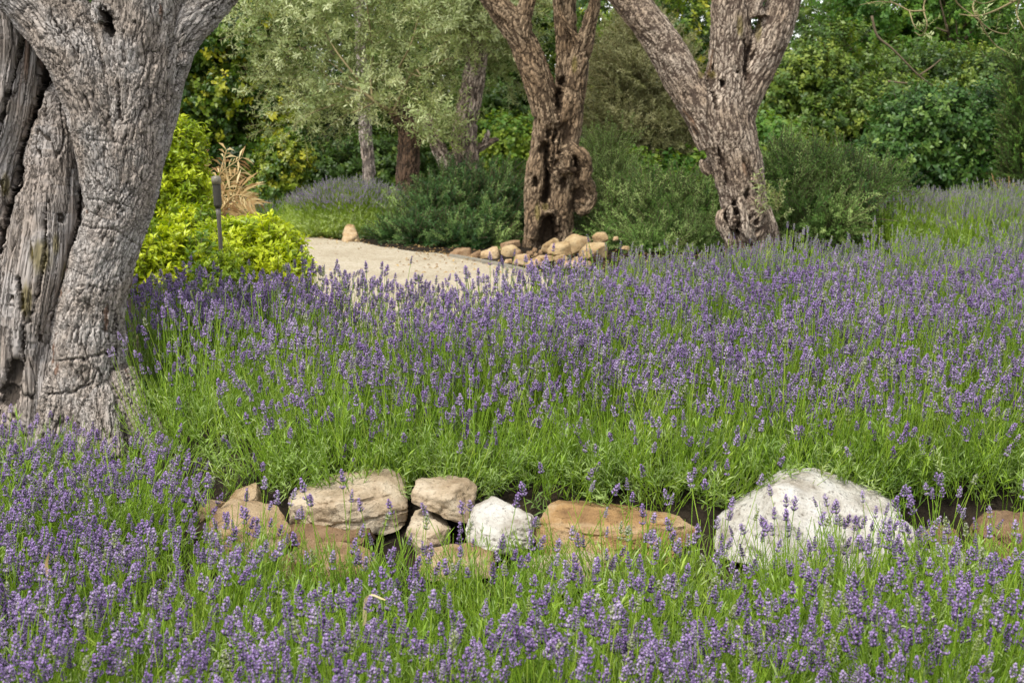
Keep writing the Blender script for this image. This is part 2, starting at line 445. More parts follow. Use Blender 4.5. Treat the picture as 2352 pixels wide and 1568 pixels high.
M_rk_cream = rock_mat("cream_limestone", (0.592, 0.457, 0.304), (0.756, 0.634, 0.463), (0.339, 0.242, 0.143), 0.0, 0.35)
M_rk_tan = rock_mat("tan_sandstone", (0.472, 0.319, 0.167), (0.629, 0.482, 0.301), (0.248, 0.147, 0.073), 0.5, 0.2)
M_rk_orange = rock_mat("orange_sandstone", (0.491, 0.294, 0.125), (0.626, 0.463, 0.281), (0.235, 0.133, 0.062), 0.7, 0.2)
M_rk_white = rock_mat("white_limestone", (0.72, 0.67, 0.58), (0.86, 0.83, 0.76), (0.36, 0.30, 0.225), 0.0, 0.6)
M_rk_brown = rock_mat("brown_stone", (0.289, 0.178, 0.095), (0.405, 0.278, 0.162), (0.125, 0.076, 0.043), 0.2, 0.2)
M_rk_ochre = rock_mat("ochre_sandstone", (0.434, 0.296, 0.146), (0.571, 0.439, 0.253), (0.241, 0.152, 0.077), 0.3, 0.0)
M_terra = plain_mat("terracotta", (0.30, 0.105, 0.055), 0.85, 0.2, 0.3, 30)
M_kerb = plain_mat("grey_concrete", (0.230, 0.208, 0.162), 0.9, 0.2, 0.25, 14, 0.0, 0.004)
M_lampbody = plain_mat("weathered_bronze", (0.038, 0.033, 0.024), 0.6, 0.4, 0.4, 60)
M_lampcap = plain_mat("dull_lamp_lens", (0.15, 0.13, 0.09), 0.45, 0.5, 0.35, 70)
M_lamppole = plain_mat("grey_metal_pole", (0.115, 0.10, 0.085), 0.6, 0.4, 0.2, 30)
M_grass = leaf_mat("grass_blade", [(0.0, (0.12, 0.26, 0.02)), (1.0, (0.30, 0.46, 0.05))], 0.4, 0.45, 0.3)
M_lilac = leaf_mat("distant_lavender", [(0.0, (0.10, 0.09, 0.2)), (1.0, (0.22, 0.19, 0.36))], 0.2, 0.7, 0.1, (1.1, 1, 1.2))

# ------------------------------------------------------------------ ground and path
def terrace_edge(x):
    return 5.72 + 1.15 * sstep(-1.0, -1.9, x) - 0.05 * np.sin(x * 2.1)
def gz(x, y):
    x, y = np.asarray(x, float), np.asarray(y, float)
    t = sstep(-0.28, 0.16, y - terrace_edge(x))
    up = 0.08 * (1 - sstep(7.0, 8.3, y)) * sstep(-1.9, -1.1, x) - 0.09 * sstep(-1.1, -1.9, x) * (1 - sstep(7.6, 8.6, y))
    return (-0.24 + 0.10 * sstep(4.5, 5.3, y)) * (1 - t) + up * t
def axis(lo, hi, step, far):
    near = np.arange(lo, hi + 1e-6, step)
    out = np.array([1.5, 4, 9, 20, 45, 100, far])
    return np.concatenate([lo - out[::-1], near, hi + out])
gx, gy = axis(-9, 9, 0.14, 320), axis(0.5, 24, 0.14, 320)
X, Y = np.meshgrid(gx, gy)
Z = gz(X, Y) + 0.012 * noise(np.stack([X.ravel() * 2.2, Y.ravel() * 2.2, 0 * X.ravel()], 1), 3).reshape(X.shape) * (np.abs(X) < 9) * sstep(8.6, 7.8, Y)
nx, ny = len(gx), len(gy)
i = (np.arange(ny - 1)[:, None] * nx + np.arange(nx - 1)[None]).ravel()
T = np.concatenate([np.stack([i, i + 1, i + nx + 1], 1), np.stack([i, i + nx + 1, i + nx], 1)])
link("ground", tri_mesh("ground", np.stack([X, Y, Z], -1), T, [M_soil]), kind="structure")

def poly_sheet(pts, z, step=0.25, jitter=0.06, seed=0):
    """flat sheet with an uneven outline"""
    r = np.random.default_rng(seed)
    P = np.array(pts, float)
    out = []
    for a, b in zip(P, np.roll(P, -1, 0)):
        n = max(1, int(np.linalg.norm(b - a) / step))
        for k in range(n):
            out.append(a + (b - a) * k / n + r.normal(0, jitter, 2))
    import bmesh
    bm = bmesh.new()
    f = bm.faces.new([bm.verts.new((p[0], p[1], z)) for p in out])
    bmesh.ops.triangulate(bm, faces=[f])
    bmesh.ops.recalc_face_normals(bm, faces=bm.faces)
    if bm.faces[:][0].normal.z < 0:
        bmesh.ops.reverse_faces(bm, faces=bm.faces)
    me = bpy.data.meshes.new("sheet")
    bm.to_mesh(me)
    bm.free()
    return me
PATH = [(-2.1, 9.0), (0.0, 8.6), (1.0, 9.7), (2.6, 10.7), (4.2, 11.9), (6.0, 13.2), (9.5, 14.2), (9.5, 15.6), (5.5, 14.6), (2.6, 13.4), (1.4, 13.7),
        (0.5, 14.0), (0.12, 14.6), (-0.55, 16.1), (-1.1, 16.6), (-2.2, 18.0), (-3.0, 19.2), (-6.0, 20.6), (-8.5, 21.4), (-8.5, 19.4), (-5.0, 18.9), (-3.45, 18.4), (-2.9, 16.0), (-2.3, 13.0)]
me = poly_sheet(PATH, 0.006)
me.materials.append(M_gravel)
link("gravel_path", me, kind="structure")

# ------------------------------------------------------------------ trunks
def project(P):
    d = P - np.array((0, 0, EYE))
    f = d[:, 1] * CP - d[:, 2] * SP
    u = d[:, 1] * SP + d[:, 2] * CP
    return np.stack([1176 + FPX * d[:, 0] / f, 784 - FPX * u / f], 1)
def seg_dist(Q, pts):
    """distance of 2D points Q to polyline pts"""
    best = np.full(len(Q), 1e9)
    pts = np.array(pts, float)
    for a, b in zip(pts[:-1], pts[1:]):
        ab = b - a
        t = np.clip(((Q - a) @ ab) / (ab @ ab), 0, 1)
        best = np.minimum(best, np.linalg.norm(Q - a - t[:, None] * ab, axis=1))
    return best

def remeshed(tubes, voxel, sides=28, smooth_it=4, ribs=0.0):
    """union of swept tubes as one skin, with coordinates along the nearest tube"""
    VV, TT, n, segs = [], [], 0, []
    for k, tb in enumerate(tubes):
        P = smooth_path(np.array(tb, float), 6)
        C, r = P[:, :3], P[:, 3]
        V, T = tube(C, r, sides)
        if ribs:
            m = len(C)
            a = np.tile(np.arange(sides) / sides * 2 * np.pi, m)
            cc = np.repeat(C, sides, 0)
            w = 1 + ribs * noise(np.stack([np.cos(a) * 1.6 + k * 7, np.sin(a) * 1.6, np.repeat(np.cumsum(np.r_[0, np.linalg.norm(np.diff(C, axis=0), axis=1)]), sides) * 0.9], 1), 11)
            V[:m * sides] = cc + (V[:m * sides] - cc) * w[:, None]
        VV.append(V); TT.append(T + n); n += len(V)
        s = np.r_[0, np.cumsum(np.linalg.norm(np.diff(C, axis=0), axis=1))]
        for i in range(len(C) - 1):
            segs.append((C[i], C[i + 1], r[i], r[i + 1], s[i], s[i + 1], k))
    me = tri_mesh("tmp", np.vstack(VV), np.vstack(TT))
    o = bpy.data.objects.new("tmp", me)
    COL.objects.link(o)
    md = o.modifiers.new("r", 'REMESH'); md.mode = 'VOXEL'; md.voxel_size = voxel
    ms = o.modifiers.new("s", 'SMOOTH'); ms.iterations = smooth_it; ms.factor = 0.5
    dg = bpy.context.evaluated_depsgraph_get()
    ev = bpy.data.meshes.new_from_object(o.evaluated_get(dg))
    bpy.data.objects.remove(o)
    N = len(ev.vertices)
    P = np.empty(N * 3, np.float32); ev.vertices.foreach_get("co", P); P = P.reshape(-1, 3).astype(float)
    nv = np.empty(N * 3, np.float32); ev.vertices.foreach_get("normal", nv); nv = nv.reshape(-1, 3).astype(float)
    best = np.full(N, 1e9); perp = np.zeros((N, 3)); s_at = np.zeros(N); kk = np.zeros(N)
    for a, b, ra, rb, sa, sb, k in segs:
        ab = b - a
        L2 = ab @ ab + 1e-12
        t = np.clip(((P - a) @ ab) / L2, 0, 1)
        c = a + t[:, None] * ab
        d = P - c
        dist = np.linalg.norm(d, axis=1) - (ra + (rb - ra) * t)
        m = dist < best
        best[m] = dist[m]; perp[m] = d[m]; s_at[m] = (sa + (sb - sa) * t)[m]; kk[m] = k
    perp[:, 2] += s_at
    perp[:, 0] += kk * 0.37
    return ev, P, nv, perp
def finish(ev, P, attrs, m, smooth=True):
    ev.vertices.foreach_set("co", P.astype(np.float32).ravel())
    for k, a in attrs.items():
        a = np.asarray(a, np.float32)
        t = ev.attributes.new(k, 'FLOAT_VECTOR' if a.ndim == 2 else 'FLOAT', 'POINT')
        t.data.foreach_set("vector" if a.ndim == 2 else "value", a.ravel())
    ev.polygons.foreach_set("use_smooth", np.full(len(ev.polygons), smooth))
    ev.materials.clear()
    ev.materials.append(m)
    ev.update()
    return ev
def px_tube(L, Y):
    """[(px, py, radius px, depth offset)] -> world tube"""
    out = []
    for p in L:
        w = at(p[0], p[1], Y + (p[3] if len(p) > 3 else 0))
        out.append((*w, p[2] * pxm(Y, p[1])))
    return out

def plates(q, w, h, seed, edge=0.30):
    """bark plates about w wide and h long: 0 in the fissures, 1 on the plates"""
    c = np.stack([q[:, 0] / w, q[:, 1] / w, q[:, 2] / h], 1)
    d1, d2, cid = worley(c, seed)
    return sstep(0.02, edge, d2 - d1), cid

def dent_all(P, nv, dents, cracks):
    """hollows and splits pushed into the wood away from the viewer's side"""
    Q = project(P)
    front = sstep(0.35, -0.1, nv[:, 1])
    push = np.zeros(len(P))
    jx = 5.0 * noise(np.stack([Q[:, 0] * 0.05, Q[:, 1] * 0.05, 0 * Q[:, 0]], 1), 15); jy = 5.0 * noise(np.stack([Q[:, 0] * 0.05, Q[:, 1] * 0.05, 0 * Q[:, 0] + 9], 1), 16)
    jx2 = 3.0 * noise(np.stack([Q[:, 0] * 0.16, Q[:, 1] * 0.16, 0 * Q[:, 0]], 1), 17); jy2 = 3.0 * noise(np.stack([Q[:, 0] * 0.16, Q[:, 1] * 0.16, 0 * Q[:, 0] + 9], 1), 18)
    Q = Q + np.stack([jx + jx2, jy + jy2], 1)
    for cx, cy, rx, ry, ang, dep in dents:
        dep *= 0.8
        c, s = math.cos(ang), math.sin(ang)
        dx, dy = Q[:, 0] - cx, Q[:, 1] - cy
        u, v = (dx * c + dy * s) / rx, (-dx * s + dy * c) / ry
        r2 = u * u + v * v
        push = np.maximum(push, dep * np.exp(-r2 ** 2))
    for pts, wd, dep in cracks:
        d = seg_dist(Q, pts) + 0.0
        d = d + noise(np.stack([Q[:, 0] * 0.03, Q[:, 1] * 0.03, 0 * d], 1), 5) * wd * 0.5
        push = np.maximum(push, dep * np.exp(-(np.maximum(d, 0) / wd) ** 2))
    push *= front
    P = P.copy()
    P[:, 1] += push
    return P, push

# ---- the big old olive on the left
Y1 = 7.3
A = [px_tube(L, Y1) for L in [
    [(225, 1045, 118), (212, 985, 102), (205, 900, 92), (203, 800, 86), (212, 700, 78), (236, 600, 72), (264, 510, 71), (283, 430, 80), (296, 330, 88), (308, 230, 95), (315, 120, 102), (318, 20, 105), (320, -90, 100), (330, -200, 95)],
    [(268, 480, 66, -.02), (262, 390, 76, -.03), (240, 300, 74, -.05), (216, 215, 74, -.06), (180, 130, 80, -.06), (130, 45, 84, -.04), (60, -40, 82, 0), (-30, -120, 74, 0), (-130, -200, 66, 0)],
    [(335, 330, 52, .02), (362, 240, 52, .0), (385, 160, 46, -.02), (410, 95, 42, -.02), (445, 45, 42, 0), (490, -2, 40, .02), (545, -60, 36, .03), (620, -120, 32, .03)],
    [(408, 150, 19, -.06), (420, 136, 21, -.07), (411, 118, 18, -.05)],
    [(255, 880, 60, -.02), (300, 945, 46, -.08), (345, 1000, 40, -.14), (400, 1060, 32, -.2)],
    [(150, 880, 55, -.05), (120, 960, 48, -.12), (100, 1050, 45, -.18)],
    [(228, 900, 60, -.06), (230, 980, 58, -.14), (240, 1060, 60, -.2)],
    [(232, 20, 16, -.22), (226, 45, 15, -.24), (222, 10, 14, -.24)],
]]
ev, P, nv, q = remeshed(A, 0.0056, 32, 3, 0.05)
front = nv[:, 1] < 0.35
warp = np.stack([noise(q * 5.0, 40), noise(q * 5.0, 41), noise(q * 5.0, 42)], 1) * 0.022
qq = (q + warp)
bh = np.ones(len(P))
disp = np.zeros(len(P))
qf = qq[front]
wq = np.stack([noise(qf * np.array((30, 30, 14)), 45 + k) for k in range(3)], 1) * np.array((0.006, 0.006, 0.02))
qj = qf + wq
p1, c1 = plates(qj, 0.055, 0.230, 50, 0.07)
p2, c2 = plates(qj, 0.022, 0.080, 51, 0.12)
rg = sstep(0.0, 0.15, np.abs(noise(np.stack([qj[:, 0] * 34, qj[:, 1] * 34, qj[:, 2] * 4.2], 1), 52)))
rg2 = sstep(0.0, 0.20, np.abs(noise(np.stack([qj[:, 0] * 74, qj[:, 1] * 74, qj[:, 2] * 10], 1), 53)))
fl = fbm(np.stack([qf[:, 0] * 55, qf[:, 1] * 55, qf[:, 2] * 16], 1), 3, 9)
big = fbm(np.stack([q[:, 0] * 5, q[:, 1] * 5, q[:, 2] * 2.2], 1), 3, 21)
calm = sstep(0.25, 0.6, noise(q * 2.5, 77))[front] * 0.7
h = ((0.007 * (p1 - 1) + 0.013 * (rg - 1)) * (1 - calm) + 0.004 * (p2 - 1) + 0.007 * (rg2 - 1) + 0.008 * (c2 - 0.5) + 0.005 * fl)
bh[front] = np.clip(0.12 + 0.88 * (0.45 + 0.55 * p1) * (0.25 + 0.75 * rg) * (0.6 + 0.4 * p2) * (0.5 + 0.5 * rg2), 0, 1)
disp[front] = h
disp += 0.018 * big
P2 = P + nv * disp[:, None]
cr1 = [([(140, 828), (200, 822), (262, 808), (285, 790)], 2.40, 0.025), ([(110, 905), (165, 902), (212, 880)], 2.40, 0.025), ([(247, 700), (240, 760), (262, 770)], 2.40, 0.020),
       ([(262, 715), (266, 800), (262, 850)], 3.38, 0.025), ([(190, 520), (262, 528), (320, 568)], 1.95, 0.020), ([(168, 690), (205, 700), (215, 730)], 1.80, 0.018), ([(205, 322), (285, 330)], 1.80, 0.015),
       ([(268, 190), (273, 255), (280, 275)], 3.75, 0.025), ([(200, 455), (300, 475)], 1.65, 0.015), ([(150, 612), (180, 628), (210, 640)], 1.65, 0.015), ([(255, 640), (300, 622)], 1.65, 0.015)]
P2, push = dent_all(P2, nv, [(243, 50, 11, 32, -0.36, 0.17), (272, 250, 5, 24, -0.1, 0.04)], cr1)
bh = np.where(push > 0.02, np.minimum(bh, 0.2), bh)
ev = finish(ev, P2, {"bq": q, "bh": bh}, M_bark1)
base1 = at(200, 1010, Y1)
olive1 = thing("old_olive_tree", "huge gnarled grey olive trunk with split weathered heartwood, cut off by the left frame edge", "olive tree", tuple(base1))
link("trunk", ev, olive1)

B = [px_tube(L, Y1 + .10) for L in [
    [(-60, -120, 90, .05), (-10, -40, 80, .02), (26, 40, 70, 0), (30, 130, 64, 0), (12, 260, 68, 0), (-25, 380, 66, 0), (-50, 520, 76, 0), (-60, 700, 90, -.03), (-60, 850, 96, -.06), (-50, 1000, 100, -.1), (-40, 1060, 105, -.12)],
    [(143, 190, 14, .04), (130, 245, 36, .02), (120, 330, 58, 0), (112, 440, 74, -.02), (104, 560, 80, -.05), (82, 700, 78, -.09), (62, 820, 70, -.11), (60, 930, 72, -.15), (50, 1060, 85, -.2)],
    [(20, 420, 40, .04), (20, 560, 60, .0), (0, 720, 74, -.06), (-10, 880, 70, -.1), (-10, 1050, 85, -.16)],
    [(160, 420, 30, .0), (158, 530, 44, -.02), (140, 640, 46, -.06), (118, 740, 46, -.1), (96, 850, 44, -.14), (92, 950, 44, -.2), (86, 1060, 50, -.24)],
    [(100, 60, 45, .0), (70, 20, 50, .03), (30, -40, 60, .05)],
    [(70, -60, 100, .26), (85, 120, 92, .22), (90, 300, 90, .17), (80, 520, 90, .15)],
]]
ev, P, nv, q = remeshed(B, 0.0068, 32, 3, 0.12)
wv = np.stack([noise(np.stack([q[:, 0] * 5, q[:, 1] * 5, q[:, 2] * 1.8], 1), 60 + k) for k in range(2)], 1) * 0.06
g = np.stack([(q[:, 0] + wv[:, 0]), (q[:, 1] + wv[:, 1]), q[:, 2]], 1)
r1 = np.abs(noise(np.stack([g[:, 0] * 16, g[:, 1] * 16, g[:, 2] * 1.1], 1), 62))
r2 = np.abs(noise(np.stack([g[:, 0] * 42, g[:, 1] * 42, g[:, 2] * 2.4], 1), 63))
r3 = noise(np.stack([g[:, 0] * 100, g[:, 1] * 100, g[:, 2] * 4], 1), 64)
fold = noise(np.stack([g[:, 0] * 7, g[:, 1] * 7, g[:, 2] * 0.8], 1), 65)
cr = sstep(0.0, 0.12, r1)
h = 0.020 * (cr - 1) + 0.010 * (sstep(0, 0.2, r2) - 1) + 0.0025 * r3 + 0.024 * fold
P2 = P + nv * h[:, None]
P2, push = dent_all(P2, nv, [(30, 858, 20, 34, 0.2, 0.10), (18, 905, 24, 30, 0.0, 0.10), (112, 140, 16, 60, 0.25, 0.10)],
                    [([(128, 110), (100, 200), (66, 290), (48, 340), (44, 420), (20, 480), (-10, 600)], 4.5, 0.14), ([(40, 640), (52, 720), (50, 830)], 4, 0.06),
                     ([(185, 420), (176, 520), (160, 590), (140, 660), (118, 740)], 5, 0.06), ([(60, 60), (36, 150), (10, 250), (-10, 330)], 3.5, 0.06), ([(105, 480), (100, 600), (80, 690)], 3, 0.05)])
Q = project(P2)
moss = np.zeros(len(P2))
for mx, my, rx, ry in [(95, 590, 38, 60), (155, 640, 22, 60), (60, 690, 20, 60), (12, 425, 16, 40), (135, 720, 14, 40), (128, 560, 14, 40), (172, 250, 10, 60)]:
    moss = np.maximum(moss, np.exp(-((Q[:, 0] - mx) / rx) ** 2 - ((Q[:, 1] - my) / ry) ** 2))
bh = np.clip(0.1 + 0.9 * cr * (0.45 + 0.55 * sstep(0, 0.14, r2)), 0, 1)
bh = np.where(push > 0.03, np.minimum(bh, 0.15), bh)
ev = finish(ev, P2, {"bq": q, "bh": bh, "moss": moss}, M_dead1)
o = link("heartwood", ev, olive1)
o["label"] = "smooth silver grey split heartwood with deep dark cracks and moss"

# ---- olives further back
def back_olive(tubes, Y, voxel, m, dents=(), cracks=(), moss_spots=(), pw=0.06, ph=0.16, amp=0.012, ribs=0.08, seed=0, lump=0.02):
    ev, P, nv, q = remeshed([px_tube(L, Y) for L in tubes], voxel, 22, 3, ribs)
    warp = np.stack([noise(q * 4.0, seed + k) for k in range(3)], 1) * 0.05
    qq = q + warp
    qq = qq + np.stack([noise(q * np.array((16, 16, 8)), seed + 20 + k) for k in range(3)], 1) * np.array((0.012, 0.012, 0.05))
    p1, c1 = plates(qq, pw, ph * 1.6, seed + 5, 0.2)
    p2, c2 = plates(qq, pw * 0.45, ph * 0.7, seed + 6, 0.3)
    p1 = p1 * (0.3 + 0.7 * sstep(0, 0.25, np.abs(noise(np.stack([qq[:, 0] / pw * 1.6, qq[:, 1] / pw * 1.6, qq[:, 2] / ph * 0.8], 1), seed + 9))))
    big = fbm(np.stack([q[:, 0] * 4.5, q[:, 1] * 4.5, q[:, 2] * 1.6], 1), 3, seed + 7)
    fold = np.abs(noise(np.stack([qq[:, 0] * 8, qq[:, 1] * 8, qq[:, 2] * 1.0], 1), seed + 8))
    p2 = (0.5 + 0.5 * p2) * sstep(0, 0.22, np.abs(noise(np.stack([qq[:, 0] / pw * 2.6, qq[:, 1] / pw * 2.6, qq[:, 2] / ph * 1.3], 1), seed + 10)))
    P2 = P + nv * (amp * (p1 - 1) + amp * 0.8 * (p2 - 1) + 0.3 * amp * (c1 - .5) + lump * big - lump * 1.2 * sstep(0.12, 0.0, fold))[:, None]
    P2, push = dent_all(P2, nv, dents, cracks)
    Q = project(P2)
    moss = np.zeros(len(P2))
    for mx, my, rx, ry in moss_spots:
        moss = np.maximum(moss, np.exp(-((Q[:, 0] - mx) / rx) ** 2 - ((Q[:, 1] - my) / ry) ** 2))
    bh = np.clip(0.12 + 0.88 * p1 * (0.35 + 0.65 * p2), 0, 1)
    bh = np.where(push > 0.04, np.minimum(bh, 0.15), bh)
    return finish(ev, P2, {"bq": q, "bh": bh, "moss": moss}, m)

Y2 = 17.2
Z5 = lambda x, y: ((1250 + x / 4.613) / 1.08844, (300 + y / 4.613) / 1.08844)
def zt(pts, Z):
    """tube given in zoomed-crop coordinates"""
    return [(*Z(p[0], p[1]), p[2], *(p[3:])) for p in pts]
T2 = [
    [(1232, 590, 36), (1232, 540, 33), (1234, 470, 32), (1238, 400, 31), (1245, 330, 28), (1252, 270, 28), (1258, 225, 28)],
    [(1290, 590, 36, -.02), (1288, 540, 32, -.02), (1286, 470, 36, -.02), (1290, 400, 40, 0), (1296, 330, 36, 0), (1305, 270, 34, 0), (1312, 220, 32, 0)],
    [(1262, 590, 50, .08), (1262, 480, 46, .1), (1268, 380, 46, .1), (1280, 260, 46, .1)],
    [(1262, 285, 34), (1250, 235, 36), (1236, 190, 37), (1220, 145, 36), (1203, 105, 34), (1180, 62, 33), (1150, 20, 30), (1112, -30, 26), (1060, -90, 22), (1010, -150, 18)],
    [(1200, 85, 24, -.05), (1206, 40, 22, -.05), (1215, -10, 22, -.02), (1222, -80, 22, 0)],
    [(1312, 250, 30), (1320, 190, 28), (1330, 140, 26), (1343, 100, 24), (1356, 55, 19), (1366, 10, 17), (1372, -50, 15), (1385, -130, 13)],
    [(1335, 118, 15, -.04), (1318, 84, 11, -.05), (1300, 56, 9, -.05), (1287, 25, 8.5, -.05), (1280, -20, 8, -.05), (1270, -80, 7, -.05)],
    [(1292, 255, 24, .12), (1298, 170, 25, .14), (1300, 90, 27, .14), (1296, 10, 28, .14), (1300, -80, 26, .14), (1306, -170, 24, .14)],
    zt([(790, 260, 10, -.14), (870, 350, 13, -.2), (960, 420, 13, -.22), (1000, 540, 13, -.2), (985, 660, 13, -.2), (1030, 760, 15, -.14), (1050, 860, 15, -.1), (1040, 980, 14, -.1), (960, 1060, 12, -.1), (900, 1040, 10, -.12)], Z5),
    zt([(850, 640, 24, -.02), (900, 780, 26, 0), (930, 920, 24, 0), (920, 1010, 16, 0)], Z5),
    zt([(880, 420, 22, -.02), (900, 560, 28, 0), (910, 700, 30, 0), (930, 860, 28, 0), (930, 960, 20, 0)], Z5),
    zt([(640, 430, 9, -.2), (690, 520, 9, -.24), (740, 580, 9, -.25), (800, 560, 9, -.24), (880, 590, 9, -.22)], Z5),
    zt([(740, 370, 9, -.2), (770, 430, 10, -.23), (800, 500, 10, -.25), (770, 560, 9, -.24)], Z5),
    zt([(570, 480, 9, -.16), (600, 570, 9, -.2), (660, 640, 9, -.22), (700, 690, 10, -.22)], Z5),
    zt([(690, 480, 8, -.22), (700, 530, 9, -.25), (720, 560, 8, -.25)], Z5),
    zt([(660, 260, 9, -.14), (650, 340, 9, -.18), (660, 410, 10, -.2), (640, 450, 9, -.2)], Z5),
    zt([(480, 1100, 10, -.18), (540, 1060, 9, -.22), (620, 1080, 9, -.22), (650, 1180, 9, -.2), (670, 1300, 10, -.2)], Z5),
    zt([(430, 1000, 9, -.2), (440, 1120, 10, -.22), (400, 1260, 12, -.24), (360, 1380, 14, -.24)], Z5),
]
D2 = [(*Z5(560, 1300), 20, 40, 0.15, 0.20), (*Z5(410, 720), 6, 14, 0.25, 0.16), (*Z5(500, 330), 9, 16, 0.5, 0.14), (*Z5(760, 150), 13, 32, 0.1, 0.10), (*Z5(560, 150), 6, 12, 0.3, 0.1),
      (1284, 232, 8, 26, -0.05, 0.22), (1290, 188, 8, 12, 0.3, 0.18), (*Z5(900, 850), 14, 18, 0.0, 0.10), (*Z5(900, 640), 7, 9, 0, 0.07), (*Z5(680, 370), 7, 7, 0, 0.12), (*Z5(735, 720), 5, 14, -0.2, 0.10), (*Z5(650, 500), 4, 12, 0.6, 0.12), (*Z5(870, 480), 6, 14, 0, 0.12)]
C2 = [([Z5(530, 320), Z5(540, 480), Z5(555, 600), Z5(545, 760), Z5(540, 860), Z5(505, 940)], 5.5, 0.20), ([Z5(700, 100), Z5(690, 240), Z5(670, 330)], 3, 0.08), ([(1276, 300), (1272, 350), (1268, 400)], 3.5, 0.09)]
ev = back_olive(T2, Y2, 0.0155, M_bark2, D2, C2, [(*Z5(430, 1060), 10, 32), (*Z5(520, 1000), 12, 14), (1320, 150, 10, 30)], 0.05, 0.17, 0.013, 0.08, 100)
olive2 = thing("gnarled_olive_tree", "brown olive tree with twisted burls and hollows, standing in a heap of ochre stones", "olive tree", tuple(at(1265, 575, Y2)))
link("trunk", ev, olive2)

Y3 = 15.2
Z6 = lambda x, y: ((1600 + x / 5.4075) / 1.08844, (350 + y / 5.4075) / 1.08844)
T3 = [
    [(1722, 620, 62), (1718, 560, 54), (1712, 500, 52), (1706, 450, 56), (1697, 400, 60), (1684, 350, 62), (1670, 300, 66), (1660, 250, 66), (1668, 200, 56), (1674, 150, 50), (1678, 80, 48), (1680, 10, 48), (1682, -80, 46), (1685, -180, 42)],
    [(1650, 330, 50), (1620, 260, 50), (1590, 215, 48), (1562, 170, 46), (1534, 120, 45), (1504, 75, 42), (1470, 30, 40), (1425, -20, 36), (1370, -80, 32), (1310, -150, 26)],
    [(1680, 290, 50), (1702, 230, 46), (1728, 175, 46), (1752, 125, 46), (1776, 75, 44), (1795, 25, 42), (1815, -30, 36), (1850, -100, 32), (1890, -180, 27)],
    [(1740, 40, 22, -.1), (1736, 10, 20, -.1), (1750, -30, 20, -.08)],
    [(1745, 620, 40, 0), (1748, 560, 36, 0), (1738, 500, 32, 0), (1722, 440, 34, 0)],
    zt([(860, 250, 9, 0), (860, 330, 13, 0), (900, 400, 14, 0), (960, 460, 11, 0)], Z6),
    [(1640, 238, 18, -.14), (1668, 252, 15, -.20), (1700, 250, 14, -.16)],
    [(1575, 212, 14, -.14), (1596, 232, 13, -.14), (1616, 258, 12, -.12)],
    zt([(1310, 760, 9, -.20), (1440, 800, 10, -.24), (1560, 870, 11, -.24), (1650, 960, 11, -.22), (1690, 1060, 11, -.2), (1670, 1160, 12, -.2), (1600, 1240, 13, -.2), (1500, 1300, 14, -.2)], Z6),
    zt([(1340, 820, 9, -.24), (1380, 930, 10, -.27), (1400, 1040, 11, -.28), (1420, 1160, 13, -.28), (1460, 1280, 15, -.26), (1500, 1360, 14, -.22)], Z6),
    zt([(1250, 900, 8, -.22), (1220, 960, 9, -.25), (1230, 1060, 9, -.26), (1250, 1140, 9, -.26), (1290, 1180, 8, -.24), (1290, 1080, 9, -.27), (1260, 1060, 8, -.27)], Z6),
    zt([(1120, 960, 12, -.1), (1095, 1060, 14, -.14), (1110, 1170, 14, -.16), (1170, 1260, 15, -.16), (1220, 1350, 16, -.16), (1260, 1440, 18, -.14)], Z6),
    zt([(1480, 1080, 16, -.24), (1560, 1120, 18, -.22), (1600, 1020, 16, -.22), (1540, 960, 15, -.22), (1450, 960, 14, -.24)], Z6),
    zt([(1700, 900, 12, 0), (1750, 1060, 13, -.02), (1780, 1200, 16, -.04), (1800, 1400, 20, -.04)], Z6),
]
D3 = [((1100 + 1583 / 2.24) / 1.08844, (468 / 2.24) / 1.08844, 6, 9, 0, 0.22), ((1100 + 1665 / 2.24) / 1.08844, (402 / 2.24) / 1.08844, 4, 4, 0, 0.12), (*Z6(1285, 890), 6, 12, -0.3, 0.14), (*Z6(1330, 1120), 7, 26, -0.1, 0.16),
      (*Z6(1180, 1040), 6, 14, 0.0, 0.12), (*Z6(1275, 1108), 3.2, 3.2, 0, 0.10), (*Z6(1580, 1110), 6, 9, 0.5, 0.10), (*Z6(1450, 740), 5, 13, 0.1, 0.12), (*Z6(1120, 310), 5, 22, -0.15, 0.09), (*Z6(1480, 420), 8, 30, -0.2, 0.06),
      (1716, 130, 5, 30, 0.2, 0.14), (1632, 178, 7, 24, -0.3, 0.10), (1730, 130, 5, 16, 0.5, 0.08)]
C3 = [([Z6(1060, 120), Z6(1130, 300), Z6(1160, 440), Z6(1180, 600)], 3, 0.08), ([Z6(1400, 280), Z6(1470, 420), Z6(1520, 560), Z6(1600, 720)], 3.5, 0.07), ([(1640, 150), (1634, 205), (1650, 250)], 3.5, 0.08), ([(1712, 90), (1715, 180)], 3.5, 0.10)]
ev = back_olive(T3, Y3, 0.0135, M_bark3, D3, C3, [(1635, 172, 16, 14), (1700, 60, 12, 40), (1742, 70, 12, 40), (1610, 170, 12, 16)], 0.042, 0.17, 0.009, 0.05, 200, 0.012)
olive3 = thing("forked_olive_tree", "pinkish grey olive tree forking into three thick limbs, with a knotted swelling at its foot", "olive tree", tuple(at(1720, 600, Y3)))
link("trunk", ev, olive3)

